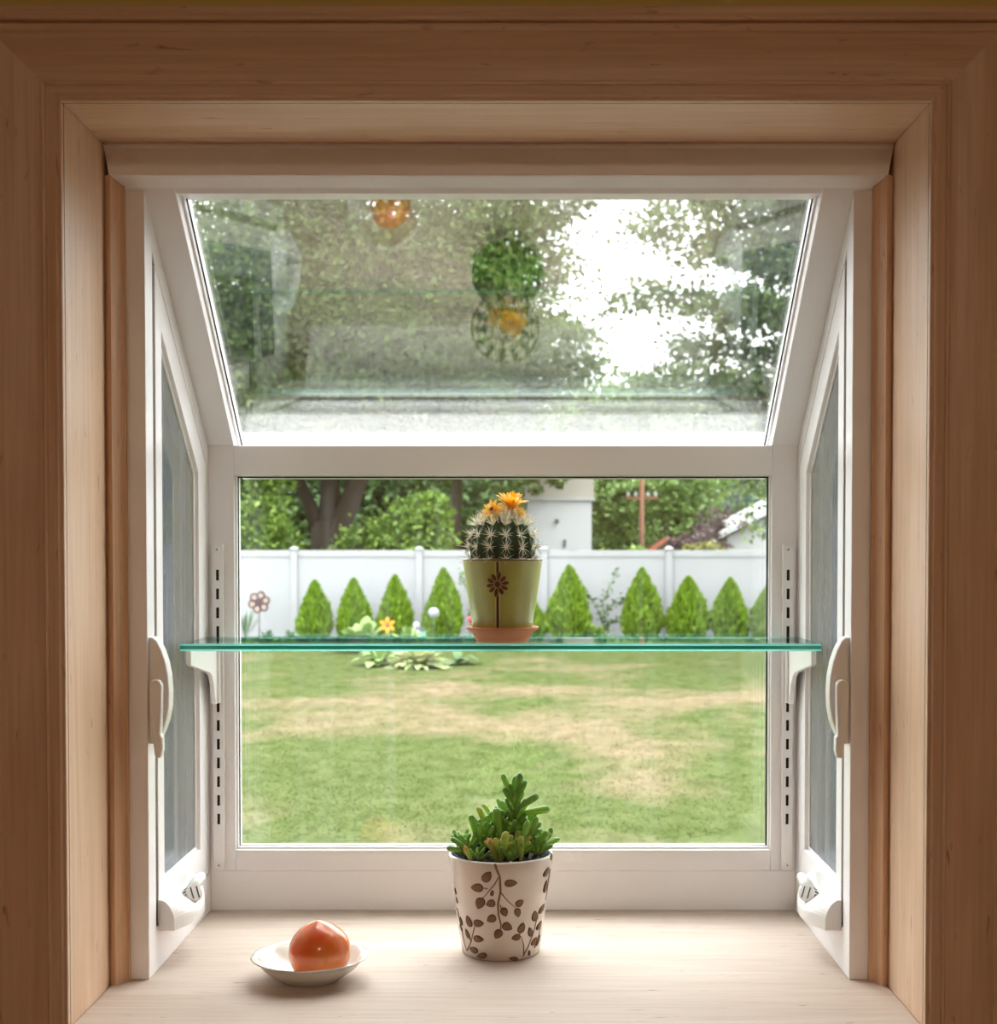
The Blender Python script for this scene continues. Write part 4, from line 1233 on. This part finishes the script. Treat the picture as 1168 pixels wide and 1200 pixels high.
Hs = empty('white_house', (9.2, 40, L0), 'white house with a low gable roof behind the fence', 'house')
gb('wall', 'house_white', 5.85, 12.8, 38, 44, L0, .62, parent=Hs)
p = Hs.location
gw = [(5.85, .62), (12.8, .62), (9.3, 2.35)]
MB().prism([(x - p.x, z - p.z) for x, z in gw], 38 - p.y, 44 - p.y, XZy).build('gable_wall', 'house_white', Hs)
for s in (-1, 1):
    e0, e1 = (5.55 if s < 0 else 13.05), 9.3
    zz0, zz1 = .56, 2.44
    MB().prism([(e0 - p.x, zz0 - p.z), (e1 - p.x, zz1 - p.z), (e1 - p.x, zz1 + .2 - p.z), (e0 - p.x, zz0 + .14 - p.z)], 37.5 - p.y, 44.4 - p.y, XZy).build('roof', 'house_white', Hs)
gb('window_frame', 'house_white', 8.5, 9.6, 37.95, 38, -.9, .3, parent=Hs)
gb('window_glass', 'dark_fixture', 8.58, 9.52, 37.94, 37.96, -.82, .22, parent=Hs)

Sd = empty('garden_shed', (4.0, 37, L0), 'small shed with rust-red roof behind the fence', 'shed')
gb('wall', 'garage_white', 3.3, 4.3, 36.2, 38, L0, -.05, parent=Sd)
p = Sd.location
MB().prism([(3.10 - p.x, -.05 - p.z), (3.98 - p.x, .60 - p.z), (3.98 - p.x, .50 - p.z), (3.15 - p.x, -.12 - p.z)], 36.0 - p.y, 38.2 - p.y, XZy).build('roof', 'roof_red', Sd)
MB().prism([(3.98 - p.x, .60 - p.z), (4.55 - p.x, -.05 - p.z), (4.48 - p.x, -.12 - p.z), (3.98 - p.x, .50 - p.z)], 35.9 - p.y, 38.2 - p.y, XZy).build('roof', 'garage_white', Sd)
MB().prism([(3.3 - p.x, -.05 - p.z), (4.3 - p.x, -.05 - p.z), (3.98 - p.x, .5 - p.z)], 36.3 - p.y, 38 - p.y, XZy).build('gable_wall', 'garage_cream', Sd)

UP = empty('utility_pole', (3.18, 35.2, L0), 'reddish wooden utility pole with crossarm behind the fence', 'utility pole')
MB().tube([(0, 0, 0), (0, 0, 4.2)], [.075, .06], 10).build('pole', 'pole_wood', UP, smooth=True)
MB().box(-.42, .42, -.04, .04, 3.19, 3.26).build('crossarm', 'pole_wood', UP)
for dx in (-.36, -.16, .16, .36):
    MB().lathe([(.03, 3.27), (.045, 3.30), (.03, 3.34), (.04, 3.37), (0, 3.39)], 8, (dx, 0, 0)).build('insulator', 'roof_grey', UP)

# ------------------------------------------------------------------ planting along the fence
def arborvitae(x, y, h, r, label, seed):
    rng = np.random.default_rng(seed)
    T = empty('arborvitae', (x, y, L0), label, 'shrub', 'row of arborvitae along the fence')
    def prof(t): return r * np.minimum(1, (t + .10) / .34) ** .45 * (1 - (np.maximum(0, t - .24) / .76) ** 1.5) ** .85
    ph = rng.random() * 6
    n_ = 3600
    t = rng.random(n_) ** 1.15
    a = rng.random(n_) * 2 * PI
    rad = prof(t) * (.78 + .22 * rng.random(n_)) * (1 + .09 * np.sin(3 * a + ph + 5 * t) + .08 * np.sin(6 * a + 13 * t + ph) + .06 * np.sin(9 * a - 21 * t))
    c_ = np.stack([rad * np.cos(a), rad * np.sin(a), .02 + t * h * .985], 1)
    d = np.stack([.45 * np.cos(a), .45 * np.sin(a), np.ones(n_)], 1) + rng.normal(0, .28, (n_, 3))
    d /= np.linalg.norm(d, axis=1)[:, None]
    q = np.cross(d, rng.normal(0, 1, (n_, 3))); q /= np.linalg.norm(q, axis=1)[:, None]
    s = (.12 * rng.uniform(.7, 1.3, n_) * (1 - .25 * t))[:, None]
    V = np.zeros((n_, 4, 3))
    V[:, 0] = c_ - d * s * .5; V[:, 1] = c_ + q * s * .24; V[:, 2] = c_ + d * s * .7; V[:, 3] = c_ - q * s * .24
    me = np_mesh('foliage', V, 4); set_rnd(me, np.clip(rng.normal(.5, .25, n_), 0, 1))
    tag(link('foliage', me, 'leaf_arborvitae', T), kind='stuff')
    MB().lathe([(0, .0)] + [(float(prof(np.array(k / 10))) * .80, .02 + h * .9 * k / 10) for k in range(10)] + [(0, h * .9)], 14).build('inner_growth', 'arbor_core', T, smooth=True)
    MB().tube([(0, 0, -.0), (0, 0, .2)], .03, 6).build('stem', 'bark', T)
arb = [(-4.0, 1.17, .335, 'arborvitae beside the fence post next to the metal flower stake'), (-3.24, 1.21, .335, 'arborvitae standing behind the pale hosta leaves'), (-2.44, 1.27, .35, 'arborvitae standing behind the yellow lily'),
       (-1.5, 1.41, .38, 'pointed arborvitae standing behind the white globe flower'), (.12, .95, .36, 'small arborvitae mostly hidden behind the green cactus pot'), (.94, 1.47, .43, 'broad-based arborvitae between the cactus pot and the climbing vine'),
       (2.35, 1.42, .41, 'tall arborvitae just past the climbing vine'), (3.25, 1.25, .42, 'bushy arborvitae second past the climbing vine'), (4.06, 1.22, .37, 'arborvitae third past the climbing vine'), (4.78, 1.05, .34, 'last arborvitae of the row by the side of the window frame')]
for i, (x, h, r, lab) in enumerate(arb):
    arborvitae(x, 25.35, h, r, lab, 40 + i)

def plant(name, label, cat, base, blades, mm, group=None):
    """blades: list of (dir xyz, length, width, arch)"""
    T = empty(name, base, label, cat, group)
    b = MB(); rv = []
    for d, L, W_, arch in blades:
        d = Vector(d).normalized(); hd = Vector((d.x, d.y, 0))
        q = d.cross(Vector((0, 0, 1)))
        q = q.normalized() if q.length > 1e-3 else Vector((1, 0, 0))
        i0 = len(b.v)
        for t, wf in ((0, .12), (.25, .25), (.5, .85), (.75, .9), (.9, .5)):
            c_ = d * (L * t) - Vector((0, 0, arch * L * t * t)) + hd * (arch * L * t * t * .5)
            b.v += [tuple(c_ - q * W_ * wf + Vector((0, 0, W_ * wf * .3))), tuple(c_ + q * W_ * wf + Vector((0, 0, W_ * wf * .3)))]
        c_ = d * L - Vector((0, 0, arch * L)) + hd * (arch * L * .5)
        b.v.append(tuple(c_))
        for k in range(4):
            b.f.append((i0 + 2 * k, i0 + 2 * k + 1, i0 + 2 * k + 3, i0 + 2 * k + 2))
        b.f.append((i0 + 8, i0 + 9, i0 + 10))
        rv += [random.random()] * 5
    b.v = [(x, y, max(z, .004)) for x, y, z in b.v]
    o = b.build('leaves', mm, T, smooth=False, recalc=False)
    set_rnd(o.data, rv)
    return T
def rosette(n_, L, W_, tilt=(.3, 1.1), arch=.5):
    res = []
    for k in range(n_):
        a = k * 2.4 + random.uniform(-.2, .2)
        e = random.uniform(*tilt)
        res.append(((math.cos(a) * math.cos(e), math.sin(a) * math.cos(e), math.sin(e)), L * random.uniform(.75, 1.1), W_ * random.uniform(.8, 1.1), arch * random.uniform(.6, 1.2)))
    return res
# bed position: about 19-24 m out
plant('hosta', 'blue-green hosta with broad pale-edged leaves below the yellow lily', 'plant', (-2.15, 19.4, L0), rosette(26, .50, .10, (.35, 1.25), .42), 'leaf_hosta')
plant('hosta', 'big pale green hosta in front of the second arborvitae', 'plant', (-2.75, 22.4, L0), rosette(34, .80, .12, (.6, 1.4), .30), 'leaf_hosta')
plant('variegated_hosta', 'low mound of cream-edged hosta leaves at the edge of the lawn', 'plant', (-1.52, 19.0, L0), rosette(190, .50, .050, (.2, 1.4), .34), 'leaf_variegated')
plant('yellow_hosta', 'golden-leaved hosta under the white globe flower', 'plant', (-1.55, 23.2, L0), rosette(18, .50, .09, (.4, 1.2), .5), 'leaf_yellow')
plant('green_hosta', 'dark green hosta beside the cream-edged mound', 'plant', (-.95, 19.6, L0), rosette(14, .36, .10), 'leaf_weed')
plant('bed_plant', 'soft green leafy plant beside the yellow lily', 'plant', (-1.95, 22.5, L0), rosette(26, .62, .05, (.7, 1.45), .3), 'leaf_hosta')
plant('weed', 'small dark weed at the fence under the metal flower stake', 'plant', (-4.92, 25.5, L0), rosette(26, .34, .03, (.4, 1.4), .3), 'leaf_weed')
plant('weed', 'spiky weed at the fence between the metal flower and the first arborvitae', 'plant', (-4.5, 25.5, L0), rosette(22, .28, .03, (.4, 1.4), .2), 'leaf_weed')
plant('weed', 'tall wispy weed at the fence beyond the metal flower stake', 'plant', (-5.4, 25.6, L0), rosette(20, .68, .02, (1.0, 1.5), .1), 'leaf_weed')
plant('bed_plant', 'low leafy plant at the foot of the broad-based arborvitae', 'plant', (1.45, 25.2, L0), rosette(40, .55, .045, (.5, 1.4), .4), 'leaf_arborvitae')

# yellow lily on a stem
plain('lily_petal', (0.62, 0.26, 0.012), 0.5)
plain('lily_heart', (0.25, 0.05, 0.02), 0.6)
plain('stem_green', (0.08, 0.15, 0.03), 0.6)
LY = empty('yellow_lily', (-2.05, 19.8, L0), 'orange-yellow six-petalled lily on a tall stem in the bed', 'flower')
MB().tube([(0, 0, 0), (.02, 0, .3), (0, -.02, .60)], .009, 6).build('stem', 'stem_green', LY, smooth=True)
for k in range(6):
    a = 2 * PI * k / 6 + PI / 2
    ca, sa = math.cos(a), math.sin(a)
    pts = [(0.015, 0), (.06, -.030), (.10, -.026), (.135, 0), (.10, .026), (.06, .030)]
    front = [(ca * t - sa * w_, -.04 - .03 * math.sin(t * 18), .60 + sa * t + ca * w_) for t, w_ in pts]
    back = [(x, y + .004, z) for x, y, z in front]
    n_ = len(pts)
    MB().add(front + back, [tuple(range(n_)), tuple(range(2 * n_ - 1, n_ - 1, -1))] + [(i, (i + 1) % n_, n_ + (i + 1) % n_, n_ + i) for i in range(n_)]).build('petal', 'lily_petal', LY)
hb = MB().lathe([(0, 0), (.032, .004), (.026, .02), (0, .03)], 12)
hb.v = [(x, -.05 - z, .60 + y) for x, y, z in hb.v]
hb.build('flower_heart', 'lily_heart', LY, smooth=True)

# white globe flower
plain('globe_white', (0.30, 0.31, 0.39), 0.6, 0.3, 0.1, 30)
GF = empty('globe_flower', (-1.58, 23.6, L0), 'round white globe flower on a stem in front of the pointed arborvitae', 'flower')
MB().tube([(0, 0, 0), (.01, 0, .45), (0, 0, .56)], .010, 6).build('stem', 'stem_green', GF, smooth=True)
def bump_(r, z, a): return r * (1 + .06 * math.sin(9 * a) * math.sin(z * 70)), z
MB().lathe([(0, .54), (.04, .55), (.075, .58), (.095, .63), (.09, .68), (.065, .715), (.03, .73), (0, .735)], 24, mod=bump_).build('flower_head', 'globe_white', GF, smooth=True)

# small ornaments in the bed
plain('teal_enamel', (0.10, 0.42, 0.36), 0.3)
plain('red_bloom', (0.45, 0.02, 0.04), 0.5)
OR = empty('garden_figurine', (-1.88, 23.4, L0), 'small white and teal garden figurine in the flower bed', 'ornament')
MB().lathe([(0, 0), (.10, 0), (.09, .12), (.06, .26), (.05, .34), (0, .36)], 16).build('body', 'globe_white', OR, smooth=True)
MB().lathe([(0, .34), (.055, .37), (.065, .42), (.045, .47), (0, .49)], 16).build('head', 'globe_white', OR, smooth=True)
for s in (-1, 1):
    MB().add([(s * .05, -.04, .22), (s * .17, -.06, .34), (s * .16, -.05, .20), (s * .05, -.02, .22), (s * .17, -.04, .34), (s * .16, -.03, .20)], [(0, 1, 2), (3, 5, 4), (0, 3, 4, 1), (1, 4, 5, 2), (2, 5, 3, 0)]).build('wing', 'teal_enamel', OR)
RF = empty('red_flower', (-.93, 23.5, L0), 'red bloom on a thin stem beside the cactus pot', 'flower')
MB().tube([(0, 0, 0), (.02, 0, .48)], .008, 6).build('stem', 'stem_green', RF)
MB().lathe([(0, .46), (.045, .49), (.06, .53), (.04, .57), (0, .56)], 10, (.02, 0, 0)).build('bloom', 'red_bloom', RF, smooth=True)

# metal flower stake
plain('stake_metal', (0.055, 0.022, 0.032), 0.4, 0.5, 0.2, 20, metal=0.4)
plain('petal_cream', (0.30, 0.22, 0.19), 0.5, 0.4, 0.1, 20)
MF = empty('metal_flower_stake', (-5.07, 25.3, L0), 'metal flower stake with dark-rimmed cream petals against the white fence', 'garden stake')
MB().tube([(0, 0, 0), (0, 0, .76)], .012, 6).build('stake', 'stake_metal', MF)
for k in range(6):
    a = 2 * PI * k / 6 + .26
    cx_, cz_ = .135 * math.cos(a), .78 + .135 * math.sin(a)
    def disc(r_, y0, y1, mm, nm):
        n_ = 14
        pts = [(cx_ + r_ * math.cos(2 * PI * i / n_), cz_ + r_ * math.sin(2 * PI * i / n_)) for i in range(n_)]
        return MB().prism(pts, y0, y1, XZy).build(nm, mm, MF)
    disc(.086, -.01, .005, 'stake_metal', 'petal_rim')
    disc(.052, -.018, -.008, 'petal_cream', 'petal')
n_ = 14
MB().prism([(.05 * math.cos(2 * PI * i / n_), .78 + .05 * math.sin(2 * PI * i / n_)) for i in range(n_)], -.03, -.006, XZy).build('flower_heart', 'stake_metal', MF)

# climbing vines against the fence
def vine(base, path_list, label, mm='leaf_weed'):
    T = empty('climbing_vine', base, label, 'vine')
    b = MB(); pts = []
    for path in path_list:
        b.tube(path, [.012] * (len(path) - 1) + [.005], 5)
        for p, q in zip(path, path[1:]):
            for k in range(9):
                t = (k + random.random()) / 9
                c_ = Vector(p).lerp(Vector(q), t)
                pts += [tuple(c_ + Vector((random.gauss(0, .045), random.gauss(0, .03), random.gauss(0, .04)))) for _ in range(2)]
    b.build('stem', 'stem_green', T, smooth=True)
    V = leaf_cloud(np.array(pts), .10, .2, .6)
    me = np_mesh('foliage', V, 4); set_rnd(me, RNG.random(len(pts)))
    tag(link('foliage', me, mm, T), kind='stuff')
vine((1.62, 25.6, L0), [[(0, 0, 0), (.02, 0, .4), (-.02, 0, .75), (.10, 0, 1.05), (.30, 0, 1.42)], [(0, 0, .35), (-.1, 0, .6), (-.25, 0, .85), (-.42, 0, 1.0)], [(0, 0, .5), (.15, 0, .72), (.33, 0, .78), (.45, 0, .9)], [(.0, 0, .2), (.15, 0, .4), (.3, 0, .45)]], 'loose climbing vine against the fence between two arborvitae')
vine((-1.0, 25.6, L0), [[(0, 0, 0), (.05, 0, .5), (.02, 0, .9), (-.12, 0, 1.15), (-.18, 0, 1.38)], [(0.03, 0, .6), (.12, 0, .8), (.1, 0, 1.0)]], 'climbing vine against the fence beside the green cactus pot')
